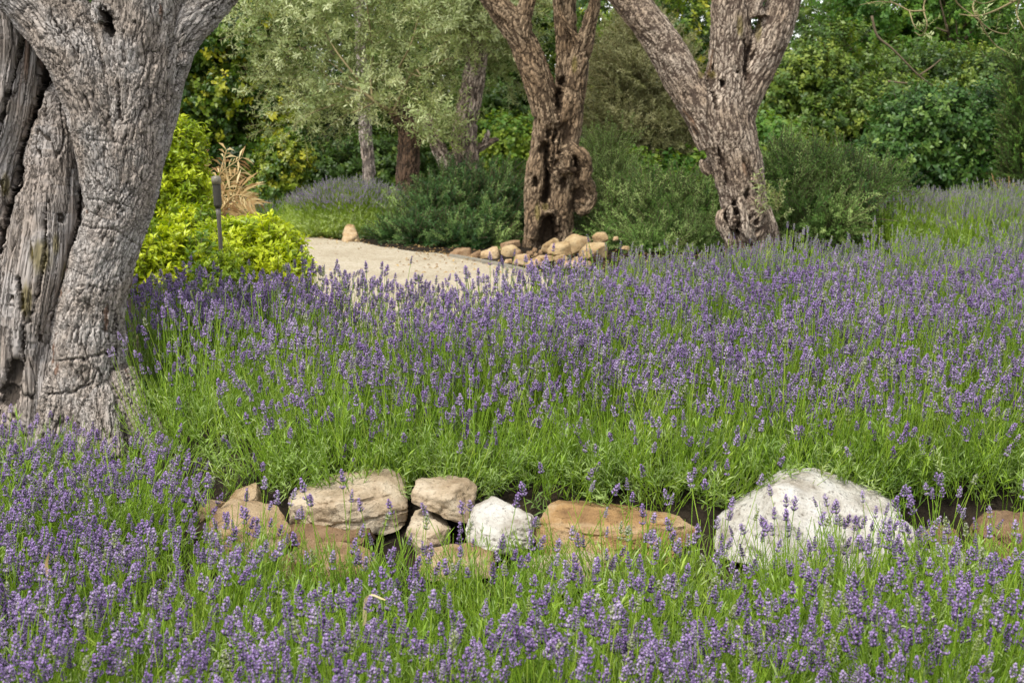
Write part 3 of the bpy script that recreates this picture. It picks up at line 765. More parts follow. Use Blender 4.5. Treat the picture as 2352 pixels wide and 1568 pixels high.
# ------------------------------------------------------------------ rocks
import bmesh
def ico(sub):
    bm = bmesh.new()
    bmesh.ops.create_icosphere(bm, subdivisions=sub, radius=1.0)
    V = np.array([v.co[:] for v in bm.verts]); T = np.array([[v.index for v in f.verts] for f in bm.faces])
    bm.free()
    return V, T
ICO = {k: ico(k) for k in (3, 4, 5)}
def rock(name, outline, Y, m, thick=None, sub=5, seed=0, rough=0.035, tilt=0.45, ground=True, sharp=70.0, pit=0.0):
    """a broken stone whose face fills the pixel outline at distance Y; planes cut it all round"""
    r = np.random.default_rng(seed + 900)
    W = np.array([at(x, y, Y) for x, y in outline])[:, [0, 2]]
    c = (W.min(0) + W.max(0)) / 2
    w, h = W[:, 0].max() - W[:, 0].min(), W[:, 1].max() - W[:, 1].min()
    th = thick or 0.8 * min(w, 1.6 * h)
    # convex hull of outline (2D)
    pts = sorted(map(tuple, W))
    def half(ps):
        o = []
        for p in ps:
            while len(o) >= 2 and (o[-1][0] - o[-2][0]) * (p[1] - o[-2][1]) - (o[-1][1] - o[-2][1]) * (p[0] - o[-2][0]) <= 0:
                o.pop()
            o.append(p)
        return o
    hull = half(pts)[:-1] + half(pts[::-1])[:-1]
    planes = []
    n = len(hull)
    for k in range(n):
        a, b = np.array(hull[k]), np.array(hull[(k + 1) % n])
        e = b - a
        nn = np.array((e[1], -e[0])); nn /= np.linalg.norm(nn) + 1e-9
        ty = r.normal(0, 0.22)
        N = np.array((nn[0], ty, nn[1])); N /= np.linalg.norm(N)
        planes.append((N, (a - c) @ nn / math.sqrt(1 + ty * ty)))
    for sgn in (-1, 1):
        for k in range(3):
            N = np.array((r.normal(0, 0.38), sgn, r.normal(0.25 if sgn < 0 else 0.0, 0.3))); N /= np.linalg.norm(N)
            planes.append((N, th / 2 * r.uniform(0.8, 1.0) * (1 + 0.25 * k * abs(N[0]))))
    for k in range(2 if name == 'boulder' else 7):       # chipped corners
        N = r.normal(size=3); N[1] -= 0.4; N /= np.linalg.norm(N)
        ext = 0.5 * math.sqrt((N[0] * w) ** 2 + (N[1] * th) ** 2 + (N[2] * h) ** 2)
        planes.append((N, ext * r.uniform(0.80, 0.95)))
    big = [(-0.62, -0.70, 0.30), (0.30, -0.82, 0.42), (0.05, -0.45, 0.88)] if name == 'boulder' else [(r.normal(-0.5, .2), -0.75, r.normal(0.25, .15)), (r.normal(0.5, .2), -0.75, r.normal(0.35, .15)), (r.normal(0, .2), -0.35, 0.85)]
    for N in big:
        N = np.array(N); N /= np.linalg.norm(N)
        ext = 0.5 * math.sqrt((N[0] * w) ** 2 + (N[1] * th) ** 2 + (N[2] * h) ** 2)
        planes.append((N, ext * r.uniform(0.74, 0.84)))
    V, T = ICO[sub]
    sc = np.array((w / 2, th / 2, h / 2))
    D = V * sc
    D /= np.linalg.norm(D, axis=1)[:, None]
    inv = np.zeros(len(D))
    for N, d in planes:
        inv += np.maximum(D @ N / max(d, 0.01), 1e-4) ** sharp
    rad = inv ** (-1.0 / sharp)
    P = D * rad[:, None]
    size = (w * h * th) ** (1 / 3)
    off = seed * 3.7
    f = P / size
    nrm = D
    dsp = rough * size * (0.8 * fbm(f * 2.6 + off, 5, 31, 0.58) + 0.6 * np.abs(noise(f * np.array((4, 4, 9)) + off, 37)) + 0.35 * noise(f * np.array((12, 12, 20)) + off, 36))
    ly = f[:, 2] * 5 + 0.9 * noise(f * 1.5 + off, 35) + off
    dsp -= rough * 0.9 * size * sstep(0.10, 0.0, np.abs(ly - np.round(ly))) * sstep(0.0, 0.3, noise(f * 1.2 + off, 34))
    if pit:
        dsp -= pit * size * sstep(0.35, 0.6, noise(f * 7 + off, 38))
    P = P + nrm * dsp[:, None]
    me = tri_mesh(name, P, T, [m], smooth=True)
    try:
        me.set_sharp_from_angle(angle=math.radians(38))
    except Exception:
        pass
    return link(name, me, loc=(c[0], Y, c[1]))

WALL = "stones of the low dry wall between the lavender beds"
ROCKS = [
    ("long pale slab of stone lying on top of the low wall behind purple lavender", M_rk_cream, 5.68, 0.42, [(650, 1168), (662, 1143), (750, 1122), (850, 1108), (905, 1103), (928, 1115), (934, 1150), (926, 1200), (800, 1218), (660, 1208)]),
    ("squarish cream block perched beside the long slab, pocked and pitted on its face", M_rk_cream, 5.62, 0.26, [(942, 1130), (960, 1105), (985, 1098), (1070, 1100), (1098, 1120), (1101, 1165), (1060, 1187), (1020, 1182), (950, 1152)]),
    ("pinkish tan stone at the wall's left end, half hidden by lavender stems", M_rk_tan, 5.45, 0.34, [(480, 1192), (540, 1174), (610, 1180), (660, 1192), (665, 1245), (600, 1266), (500, 1258), (470, 1232)]),
    ("small tan wedge of stone standing up behind the wall's left end stone", M_rk_tan, 5.72, 0.2, [(518, 1172), (545, 1138), (590, 1131), (607, 1165), (600, 1192), (525, 1190)]),
    ("small low tan stone at the far left end of the wall, among flower spikes", M_rk_tan, 5.62, 0.2, [(455, 1170), (470, 1148), (505, 1153), (512, 1185), (460, 1190)]),
    ("reddish brown stone tucked beneath the long pale slab", M_rk_brown, 5.55, 0.3, [(630, 1215), (720, 1205), (850, 1212), (860, 1258), (700, 1272), (635, 1262)]),
    ("pale tan stone beneath the perched cream block", M_rk_cream, 5.55, 0.3, [(945, 1196), (1010, 1186), (1036, 1202), (1036, 1250), (960, 1262), (935, 1225)]),
    ("rounded white stone between the cream block and the orange slab", M_rk_white, 5.48, 0.3, [(1066, 1197), (1110, 1178), (1200, 1173), (1232, 1190), (1241, 1225), (1215, 1252), (1140, 1265), (1088, 1252), (1064, 1225)]),
    ("long orange sandstone slab with layered grain in the middle of the wall", M_rk_orange, 5.55, 0.42, [(1205, 1172), (1250, 1160), (1330, 1164), (1450, 1178), (1560, 1195), (1622, 1226), (1630, 1264), (1500, 1268), (1350, 1252), (1240, 1247), (1208, 1205)]),
    ("large white boulder with a peaked top, the biggest stone of the wall", M_rk_white, 5.45, 0.62, [(1652, 1275), (1700, 1215), (1745, 1150), (1790, 1119), (1832, 1122), (1960, 1160), (2070, 1196), (2102, 1222), (2098, 1280), (2050, 1316), (1850, 1325), (1700, 1315)]),
    ("small dark brown stone wedged against the right side of the white boulder", M_rk_brown, 5.68, 0.3, [(2090, 1222), (2150, 1200), (2188, 1215), (2194, 1262), (2110, 1275)]),
    ("brown pitted stone cut by the right frame edge", M_rk_brown, 5.5, 0.4, [(2235, 1188), (2262, 1169), (2330, 1176), (2420, 1190), (2440, 1290), (2300, 1312), (2242, 1268)]),
    ("low white stone below the brown pitted stone at the right, in lavender stems", M_rk_white, 5.15, 0.3, [(2110, 1300), (2200, 1270), (2262, 1298), (2294, 1350), (2262, 1385), (2130, 1372)]),
    ("rusty stone at the right frame edge, lowest of the wall there", M_rk_brown, 5.15, 0.3, [(2296, 1335), (2400, 1312), (2420, 1410), (2300, 1410)]),
    ("flat pale stone low in front of the wall, below the long slab", M_rk_tan, 5.25, 0.3, [(640, 1288), (700, 1270), (780, 1268), (870, 1282), (850, 1330), (660, 1330)]),
    ("flat pale stone low in front of the wall, below the orange slab", M_rk_cream, 5.2, 0.3, [(1180, 1300), (1240, 1276), (1320, 1268), (1420, 1280), (1445, 1330), (1220, 1340)]),
    ("flat cream stone low in front of the wall, below the white rounded stone", M_rk_tan, 5.3, 0.3, [(960, 1275), (1040, 1262), (1130, 1275), (1140, 1320), (970, 1325)]),
]
for k, (lab, m, Yr, th, ol) in enumerate(ROCKS):
    o = rock("wall_stone" if "boulder" not in lab else "boulder", ol, Yr, m, th, 5, k, 0.045, pit=0.03 if "pit" in lab else 0.012)
    tag(o, lab, "boulder" if "boulder" in lab else "stone", WALL)
o = rock("terracotta_shard", [(728, 1126), (760, 1111), (800, 1110), (812, 1130), (740, 1142)], 5.86, M_terra, 0.12, 4, 40, 0.03)
tag(o, "broken piece of red terracotta behind the long pale slab", "shard")

Z8 = lambda P: zx(P, 3.92, 1000, 550)
RING = "ochre stones heaped round the gnarled olive tree"
TS = [
    ("ochre stone at the left end of the heap, long and low beside the dark rosemary", 16.0, [(430, 380), (560, 290), (620, 275), (690, 275), (722, 300), (690, 365), (660, 395), (450, 398)]),
    ("small brown stone second from the left end of the heap at the path edge", 15.95, [(660, 358), (755, 302), (800, 300), (790, 395), (690, 398)]),
    ("blocky pale ochre stone with a flat face above the concrete edging", 15.9, [(792, 310), (960, 278), (985, 330), (992, 388), (800, 408)]),
    ("little stone peeping over the blocky pale ochre stone", 16.3, [(850, 290), (920, 255), (960, 270), (965, 300), (860, 310)]),
    ("pointed ochre stone with a sloping top left of the olive trunk", 16.1, [(982, 320), (1000, 270), (1100, 235), (1190, 300), (1172, 330), (1085, 385), (1030, 380)]),
    ("dark mossy stone touching the left side of the olive trunk", 16.55, [(958, 262), (970, 235), (1060, 210), (1180, 200), (1192, 260), (1000, 285)]),
    ("smallest pale cube of stone beside the path edging", 15.4, [(1018, 440), (1030, 388), (1095, 383), (1100, 445)]),
    ("upright tan stone at the path edge, in front of the pointed one", 15.2, [(1086, 470), (1130, 350), (1200, 328), (1262, 345), (1284, 392), (1212, 474)]),
    ("flat tan stone at the path edge right of the upright one", 15.1, [(1218, 455), (1262, 402), (1350, 393), (1425, 420), (1390, 496), (1230, 494)]),
    ("flat pale stone lying between the path edge and the trunk", 15.6, [(1285, 390), (1380, 345), (1480, 348), (1522, 388), (1500, 425), (1420, 428), (1340, 405)]),
    ("small white-topped stone at the middle of the heap", 15.5, [(1498, 375), (1520, 350), (1600, 340), (1655, 370), (1605, 410), (1520, 408)]),
    ("tall wedge stone leaning on the front of the olive trunk", 15.9, [(1368, 335), (1408, 240), (1500, 180), (1553, 160), (1562, 228), (1560, 340)]),
    ("square ochre block in front of the tall wedge stone", 15.7, [(1438, 305), (1468, 240), (1580, 222), (1668, 222), (1684, 352), (1640, 366), (1470, 354)]),
    ("large flat-topped ochre stone at the top of the heap right of the trunk", 16.1, [(1596, 196), (1650, 150), (1760, 132), (1870, 138), (1888, 215), (1800, 290), (1690, 352), (1676, 240)]),
    ("large square ochre block at the right front of the heap", 15.6, [(1763, 372), (1778, 242), (1850, 223), (2010, 223), (2034, 290), (2028, 376), (1930, 396)]),
    ("ochre stone furthest right at the top of the heap, with rosemary hanging on it", 16.2, [(1878, 165), (1920, 125), (2010, 128), (2058, 155), (2010, 232), (1890, 230)]),
    ("wide low tan stone at the foot of the heap behind the lavender heads", 15.0, [(1526, 430), (1620, 402), (1750, 388), (1890, 408), (1905, 455), (1850, 500), (1640, 500)]),
    ("thin grey stone under the large square ochre block", 15.45, [(1688, 378), (1740, 353), (1785, 380), (1725, 405), (1690, 402)]),
    ("small pale stone alone at the far right of the heap in green leaves", 15.9, [(2085, 200), (2095, 162), (2140, 165), (2142, 205)]),
    ("little stone at the far right foot of the heap, among lavender", 15.3, [(2170, 290), (2190, 252), (2245, 255), (2255, 300)]),
]
for k, (lab, Yr, ol) in enumerate(TS):
    m = M_rk_brown if ("dark" in lab or "brown" in lab) else (M_rk_tan if ("tan" in lab or "pale" in lab) else M_rk_ochre)
    o = rock("heap_stone", Z8(ol), Yr, m, None, 4, 60 + k, 0.03, sharp=80)
    tag(o, lab, "stone", RING)
for k, (px, py, s) in enumerate([(1205, 590, 8), (1216, 583, 10), (1232, 588, 9), (1190, 580, 9), (1222, 600, 8), (1243, 580, 9), (1200, 604, 7), (1258, 596, 7), (1228, 574, 7)]):
    o = rock("rubble_stone", [(px - s, py + s * .6), (px - s * .5, py - s * .7), (px + s * .7, py - s * .6), (px + s, py + s * .5)], 16.0 - 0.02 * k, M_rk_brown, None, 3, 90 + k, 0.04)
    tag(o, "little reddish brown stone of the rubble at the gnarled trunk's foot", "stone", "rubble at the gnarled trunk's foot")
for k, (lab, ol, Yr) in enumerate([("pale stone at the end of the small lavender hedge beside the path", [(782, 560), (790, 535), (818, 535), (830, 562)], 17.9), ("paler upper stone by the small lavender hedge, leaning behind another", [(786, 538), (795, 516), (812, 516), (822, 540)], 18.1)]):
    tag(rock("edge_stone", ol, Yr, M_rk_tan, None, 4, 120 + k, 0.03), lab, "stone", "pale stones at the hedge end")

# path edging of short concrete strips
def gnd(px, py):
    """spot on the level ground seen at a print pixel"""
    cx, cy = (px - 1176.0) / FPX, -(py - 784.0) / FPX
    t = EYE / (SP - cy * CP)
    return np.array((cx * t, (CP + cy * SP) * t))
kb = [gnd(1035, 590), gnd(1080, 598), gnd(1130, 607), gnd(1180, 618), gnd(1235, 633), gnd(1310, 645)]
edging = thing("path_edging", "grey concrete edging strip between gravel path and ochre stone heap", "edging", (kb[0][0], kb[0][1], 0))
for a, b in zip(kb[:-1], kb[1:]):
    d = (b - a) / np.linalg.norm(b - a); n = np.array((-d[1], d[0])) * 0.03
    a2, b2 = a + d * 0.008, b - d * 0.008
    bm = bmesh.new()
    vs = [bm.verts.new((*(p + s * n), z)) for z in (-0.05, 0.035) for p, s in ((a2, -1), (b2, -1), (b2, 1), (a2, 1))]
    for f in ((3, 2, 1, 0), (4, 5, 6, 7), (0, 1, 5, 4), (1, 2, 6, 5), (2, 3, 7, 6), (3, 0, 4, 7)):
        bm.faces.new([vs[i] for i in f])
    bmesh.ops.bevel(bm, geom=list(bm.edges), offset=0.008, segments=2, affect='EDGES')
    me = bpy.data.meshes.new("edging_block"); bm.to_mesh(me); bm.free()
    me.materials.append(M_kerb)
    link("edging_block", me, edging)

# ------------------------------------------------------------------ scattering
def proto_coll(name, geos, mats):
    c = bpy.data.collections.new(name)                  # not linked to the scene: only a source for scattering
    for k, g in enumerate(geos):
        me = g.mesh(f"{name}_{k:02d}", mats)
        c.objects.link(bpy.data.objects.new(f"{name}_{k:02d}", me))
    return c
_groups = {}
def scatter_group(coll):
    if coll.name in _groups:
        return _groups[coll.name]
    g = bpy.data.node_groups.new("scatter_" + coll.name, 'GeometryNodeTree')
    g.interface.new_socket("Geometry", in_out='INPUT', socket_type='NodeSocketGeometry')
    g.interface.new_socket("Geometry", in_out='OUTPUT', socket_type='NodeSocketGeometry')
    N = g.nodes.new
    gi, go = N("NodeGroupInput"), N("NodeGroupOutput")
    ip = N("GeometryNodeInstanceOnPoints")
    ci = N("GeometryNodeCollectionInfo")
    ci.inputs["Collection"].default_value = coll
    ci.inputs["Separate Children"].default_value = True
    ci.inputs["Reset Children"].default_value = True
    def attr(nm, typ):
        a = N("GeometryNodeInputNamedAttribute"); a.data_type = typ; a.inputs["Name"].default_value = nm
        return a.outputs["Attribute"]
    eu = N("FunctionNodeEulerToRotation")
    L = g.links.new
    L(gi.outputs[0], ip.inputs["Points"])
    L(ci.outputs[0], ip.inputs["Instance"])
    ip.inputs["Pick Instance"].default_value = True
    L(attr("idx", 'INT'), ip.inputs["Instance Index"])
    L(attr("rot", 'FLOAT_VECTOR'), eu.inputs[0])
    L(eu.outputs[0], ip.inputs["Rotation"])
    L(attr("scl", 'FLOAT'), ip.inputs["Scale"])
    L(ip.outputs[0], go.inputs[0])
    _groups[coll.name] = g
    return g
class Pts:
    def __init__(s): s.P, s.D, s.S, s.I, s.T, s.R = [], [], [], [], [], []
    def add(s, P, D, S, I, T, R=None):
        P = np.asarray(P, float)
        n = len(P)
        s.P.append(P); s.D.append(np.broadcast_to(np.asarray(D, float), (n, 3))); s.S.append(np.broadcast_to(np.asarray(S, float), (n,)))
        s.I.append(np.broadcast_to(np.asarray(I), (n,))); s.T.append(np.broadcast_to(np.asarray(T, float), (n,)))
        s.R.append(rng.uniform(0, 2 * np.pi, n) if R is None else R)
    def cat(s):
        return [np.concatenate(x) for x in (s.P, s.D, s.S, s.I, s.T, s.R)]
def scatter(name, pts, coll, parent=None, kind="stuff"):
    P, D, S, I, Tn, R = pts.cat()
    me = bpy.data.meshes.new(name)
    me.vertices.add(len(P))
    me.vertices.foreach_set("co", P.astype(np.float32).ravel())
    for nm, typ, key, a in (("rot", 'FLOAT_VECTOR', "vector", to_euler(basis(D, R))), ("scl", 'FLOAT', "value", S), ("idx", 'INT', "value", I), ("tone", 'FLOAT', "value", np.clip(Tn, 0, 1))):
        at_ = me.attributes.new(nm, typ, 'POINT')
        at_.data.foreach_set(key, np.asarray(a, np.int32 if typ == 'INT' else np.float32).ravel())
    o = link(name, me, parent, kind)
    md = o.modifiers.new("scatter", 'NODES')
    md.node_group = scatter_group(coll)
    return o
def bake(name, pts, geos, mats):
    P, D, S, I, Tn, R = pts.cat()
    Rm = basis(D, R)
    VV, TT, MM, AA, n = [], [], [], [], 0
    for k, g in enumerate(geos):
        V, T, M = g.arr()
        w = np.where(I == k)[0]
        if not len(w):
            continue
        W = np.einsum('nij,vj->nvi', Rm[w] * S[w][:, None, None], V) + P[w][:, None]
        VV.append(W.reshape(-1, 3)); TT.append((T[None] + (np.arange(len(w)) * len(V))[:, None, None]).reshape(-1, 3) + n)
        MM.append(np.tile(M, len(w))); AA.append(np.repeat(np.clip(Tn[w], 0, 1), len(V)))
        n += len(w) * len(V)
    return tri_mesh(name, np.vstack(VV), np.vstack(TT), mats, np.concatenate(MM), True, {"tone": np.concatenate(AA)})

# ------------------------------------------------------------------ plant pieces
def rotz(a):
    c, s = math.cos(a), math.sin(a)
    return np.array(((c, -s, 0), (s, c, 0), (0, 0, 1)))
def rotx(a):
    c, s = math.cos(a), math.sin(a)
    return np.array(((1, 0, 0), (0, c, -s), (0, s, c)))
def leaf_geo(L, W, fold=0.15, droop=0.12, wide=0.45, tip=True):
    """a folded leaf lying along +Y"""
    V = np.array([(0, 0, 0), (-W / 2, wide * L, fold * W), (W / 2, wide * L, fold * W), (0, wide * L, 0), (0, L, -droop * L)])
    T = np.array([(0, 3, 1), (0, 2, 3), (1, 3, 4), (3, 2, 4)])
    return V, T
def slim_leaf(L, W, droop=0.15):
    V = np.array([(0, 0, 0), (-W / 2, 0.5 * L, 0), (W / 2, 0.5 * L, 0), (0, L, -droop * L)])
    return V, np.array([(0, 2, 1), (1, 2, 3)])
def place_leaf(g, VT, p, az, el, m=0, roll=0.0):
    V, T = VT
    c, s = math.cos(roll), math.sin(roll)
    Rr = np.array(((c, 0, s), (0, 1, 0), (-s, 0, c)))
    V = V @ Rr.T @ rotx(el).T @ rotz(az).T + p
    g.add(V, T, m)

def lav_stalk(r, L=0.42, whorls=5, flor=7, detail=True):
    g = Geo()
    whorls = int(r.integers(4, 8))
    bud = r.random() < 0.25
    lean = r.normal(0, 0.02, 2); bend = r.normal(0, 0.02, 2)
    Hh = 0.0078 * whorls * r.uniform(0.9, 1.1)
    def cpos(t):
        return np.array((lean[0] * t + bend[0] * t * t, lean[1] * t + bend[1] * t * t, t * L))
    zs = np.linspace(0, 1 - 0.15 * Hh / L, 6)
    g.add(*tube([cpos(t) for t in zs], np.linspace(0.0021, 0.0014, 6), 3, False), 0)
    for k in range(4):
        t = r.uniform(0.02, 0.5); az = r.uniform(0, 6.28)
        place_leaf(g, slim_leaf(r.uniform(0.035, 0.06), 0.005, 0.2), cpos(t), az, r.uniform(0.7, 1.2), 1)
    heads = [(1 - Hh * (1 - k / (whorls - 0.5)) / L, k / (whorls - 1)) for k in range(whorls)]
    if r.random() < 0.55:
        heads.insert(0, (1 - (Hh + r.uniform(0.010, 0.026)) / L, 0.25))
    for t, f in heads:
        c = cpos(t)
        rad = (0.72 if bud else 1.0) * r.uniform(0.9, 1.12) * (0.0088 + 0.0031 * math.sin(min(1, f * 1.3 + 0.15) * math.pi)) * (1 - 0.45 * max(0, f - 0.55) / 0.45)
        n = max(3, int(flor * (1 - 0.4 * max(0, f - 0.6))))
        a0 = r.uniform(0, 6.28)
        for j in range(n):
            a = a0 + j * 2 * math.pi / n + r.normal(0, 0.2)
            el = r.uniform(0.55, 1.0) + 0.35 * f
            d = np.array((math.cos(a) * math.cos(el), math.sin(a) * math.cos(el), math.sin(el)))
            l = rad * r.uniform(1.0, 1.35)
            u = np.array((-math.sin(a), math.cos(a), 0)); v = np.cross(d, u)
            w = 0.0024
            b0 = c + d * 0.001
            V = [b0, b0 + d * l * .6 + u * w, b0 + d * l * .6 - u * w * .5 + v * w * .87, b0 + d * l * .6 - u * w * .5 - v * w * .87, b0 + d * l * 1.05]
            g.add(V, [(0, 2, 1), (0, 3, 2), (0, 1, 3), (1, 2, 4), (2, 3, 4), (3, 1, 4)], 2)
            if detail and r.random() < (0.15 if bud else 0.72):
                tpt = b0 + d * l * 0.9
                o1 = d * 0.0036
                pw = r.uniform(0.0026, 0.0039)
                g.add([tpt, tpt + o1 + u * pw + v * .001, tpt + o1 * 1.3 + v * pw, tpt + o1 - u * pw + v * .001, tpt + o1 * .6 - v * pw * .8], [(0, 1, 2), (0, 2, 3), (0, 3, 4), (0, 4, 1)], 3)
    return g
def lav_stalk_far(r, L=0.42):
    g = Geo()
    Hh = r.uniform(0.036, 0.052)
    lean = r.normal(0, 0.03, 2)
    cp = lambda t: np.array((lean[0] * t * t, lean[1] * t * t, t * L))
    g.add(*tube([cp(t) for t in (0, 0.5, 1)], 0.0019, 3, False), 0)
    for k in range(4):
        c = cp(1 - Hh * (1 - k / 4) / L)
        a0 = r.uniform(0, 6.28)
        for j in range(4):
            a = a0 + j * 1.57
            d = np.array((math.cos(a) * .62, math.sin(a) * .62, .78)); u = np.array((-math.sin(a), math.cos(a), 0))
            l = 0.0125 * (1 - 0.1 * k)
            g.add([c, c + d * l * .6 + u * .0036, c + d * l * .6 - u * .0036, c + d * l * 1.1], [(0, 1, 2), (1, 3, 2)], 2 if (j + k) % 2 else 3)
    return g
def lav_tuft(r, n=24, H=0.14, L=0.045, W=0.0052):
    """leafy lavender shoot"""
    g = Geo()
    for s in range(3):
        d0 = r.normal(0, 0.35, 2)
        h = H * r.uniform(0.75, 1.1)
        cp = lambda t: np.array((d0[0] * t * h, d0[1] * t * h, t * h))
        g.add(*tube([cp(0), cp(1)], 0.0018, 3, False), 0)
        for k in range(n // 3):
            t = 0.15 + 0.85 * k / (n // 3)
            place_leaf(g, slim_leaf(L * r.uniform(0.7, 1.2) * (1.1 - 0.35 * t), W, 0.18), cp(t), k * 2.4 + r.normal(0, .3), r.uniform(0.45, 1.05), 1)
    return g
r = np.random.default_rng(11)
G_near = [lav_stalk(r) for _ in range(9)]
G_far = [lav_stalk_far(r) for _ in range(6)]
G_tuft = [lav_tuft(r) for _ in range(6)]
def lav_green(r):
    g = Geo()
    for s in range(6):
        d0 = r.normal(0, 0.16, 2); o = r.normal(0, 0.02, 2); h = r.uniform(0.22, 0.36)
        cp = lambda t: np.array((o[0] + d0[0] * t * h, o[1] + d0[1] * t * h, t * h))
        g.add(*tube([cp(0), cp(.5) + np.array((0.004, 0, 0)), cp(1)], [0.0022, 0.0018, 0.001], 3, False), 0)
        for k in range(5):
            place_leaf(g, slim_leaf(r.uniform(.035, .06), 0.0055, 0.15), cp(r.uniform(.1, .85)), r.uniform(0, 6.28), r.uniform(.7, 1.25), int(r.random() < .6))
    return g
G_tuft += [lav_green(r) for _ in range(4)]
C_near = proto_coll("lavender_stalk_source", G_near, LAV)
C_far = proto_coll("lavender_far_source", G_far, LAV)
C_tuft = proto_coll("lavender_tuft_source", G_tuft, LAV)

# ------------------------------------------------------------------ lavender
def in_poly(P, poly):
    x, y = P[:, 0], P[:, 1]
    poly = np.array(poly)
    c = np.zeros(len(P), bool)
    j = len(poly) - 1
    for i in range(len(poly)):
        xi, yi = poly[i]; xj, yj = poly[j]
        m = ((yi > y) != (yj > y)) & (x < (xj - xi) * (y - yi) / (yj - yi + 1e-12) + xi)
        c ^= m
        j = i
    return c
def bush_centres(poly, step, seed, jit=0.3):
    r = np.random.default_rng(seed)
    pl = np.array(poly)
    xs = np.arange(pl[:, 0].min(), pl[:, 0].max() + step, step); ys = np.arange(pl[:, 1].min() + 0.42 * step, pl[:, 1].max() + step, step)
    g = np.stack(np.meshgrid(xs, ys), -1).reshape(-1, 2)
    g[:, 0] += (np.round((g[:, 1] - ys[0]) / step) % 2) * step / 2
    g = g + r.uniform(-jit, jit, g.shape) * step
    g = g[in_poly(g, poly)]
    return g[np.abs(g[:, 0]) < 0.36 * g[:, 1] + 1.3]
def lav_points(cs, R, H, n_st, n_tf, hf, seed, stalks, tufts, nproto, lean=0.05, L=0.42, scale=1.0, base_z=None, fill=1.0, tall=0.45, tone=0.0, drop=0.40):
    r = np.random.default_rng(seed)
    for c in cs:
        call = lambda v: v(c) if callable(v) else v
        H_, n_, m_, hf_ = call(H), call(n_st), call(n_tf), call(hf)
        Rk = R * r.uniform(0.88, 1.15); Hk = H_ * r.uniform(0.9, 1.1)
        z0 = float(gz(c[0], c[1])) if base_z is None else base_z
        ton = tone + r.normal(0, 0.10)
        patch = float(noise(np.array([[c[0] * 0.9 + seed, c[1] * 0.9, 3.3]]), 8)[0])
        n = int(n_ * r.uniform(0.7, 1.3) * np.clip(1.0 + 1.1 * patch, 0.35, 1.6))
        rho = np.sqrt(r.uniform(0, 1, n)) * fill; ph = r.uniform(0, 2 * np.pi, n)
        ux, uy = np.cos(ph), np.sin(ph)
        lump = 0.035 * np.sin(ux * 3 + c[0] * 9) * rho
        hx, hy = c[0] + Rk * rho * ux, c[1] + Rk * rho * uy
        hz = z0 + Hk * (1 - drop * rho ** 2.6) + lump + r.normal(0, 0.045, n)
        tilt = rho * math.radians(24)
        D = np.stack([ux * np.tan(tilt) + lean + r.normal(0, 0.07, n), uy * np.tan(tilt) + r.normal(0, 0.07, n), np.ones(n)], 1)
        D /= np.linalg.norm(D, axis=1)[:, None]
        S = scale * r.uniform(0.82, 1.18, n)
        P = np.stack([hx, hy, hz], 1) - D * (S * L)[:, None]
        t = np.clip(0.45 + ton + r.normal(0, 0.20, n), 0, 0.9)
        t = np.where(r.random(n) < 0.05, 1.0, t)
        stalks.add(P, D, S, r.integers(0, nproto, n), t, r.uniform(0, 6.28, n))
        m = int(m_ * r.uniform(0.7, 1.2) * np.clip(1.0 - 0.7 * patch, 0.6, 1.4))
        rho = np.sqrt(r.uniform(0, 1, m)); ph = r.uniform(0, 2 * np.pi, m)
        ux, uy = np.cos(ph), np.sin(ph)
        tz = z0 + hf_ * np.sqrt(np.clip(1 - rho ** 2.4, 0, 1)) * r.uniform(0.45, 1.05, m)
        isg = r.random(m) < tall
        P = np.stack([c[0] + Rk * 0.95 * rho * ux, c[1] + Rk * 0.95 * rho * uy, tz - np.where(isg, 0.16, 0.09)], 1)
        sp = np.where(isg, 0.35, 0.8)
        D = np.stack([ux * rho * sp + r.normal(0, 0.22, m) + lean, uy * rho * sp + r.normal(0, 0.22, m), 0.8 + 0 * rho], 1)
        tufts.add(P, D, scale * r.uniform(0.75, 1.25, m), np.where(isg, r.integers(6, 10, m), r.integers(0, 6, m)), np.clip(0.45 + ton + r.normal(0, 0.18, m), 0, 1))
    return stalks, tufts
def clear_of(pts, tests):
    """drop points that would stand inside a trunk or stone"""
    for arrs in [pts]:
        P = np.concatenate(arrs.P)
        keep = np.ones(len(P), bool)
        for (x0, x1, y0, y1) in tests:
            keep &= ~((P[:, 0] > x0) & (P[:, 0] < x1) & (P[:, 1] > y0) & (P[:, 1] < y1))
        for f in ("P", "D", "S", "I", "T", "R"):
            setattr(arrs, f, [np.concatenate(getattr(arrs, f))[keep]])
    return pts

BED_MID = [(-1.12, 5.75), (0.5, 5.72), (1.6, 5.72), (2.9, 5.72), (4.2, 5.9), (5.6, 7), (6.4, 9), (6.4, 12.6), (4.9, 12.9), (4.3, 11.7), (3.2, 11.2), (2.4, 11.0), (1.5, 10.7), (0.8, 9.9), (0.42, 8.7), (0.2, 7.9), (0, 7.6), (-1, 7.7), (-1.2, 8.0), (-2.2, 8.05), (-1.75, 7.05)]
BED_FAR = [(4.4, 16.4), (5.2, 15.4), (6.2, 15), (9, 15.6), (11, 17), (11, 20), (7.5, 19.4), (5.2, 18.3)]
BED_FRONT = [(-1.7, 2.55), (1.7, 2.55), (2.3, 3.4), (2.6, 4.55), (1.4, 4.6), (0.0, 4.55), (-1.2, 4.7), (-1.35, 5.3), (-1.75, 6.1), (-2.05, 6.55), (-3.2, 6.55), (-2.4, 4.2)]
TRUNK_BOX = [(-2.75, -1.98, 7.0, 7.8)]

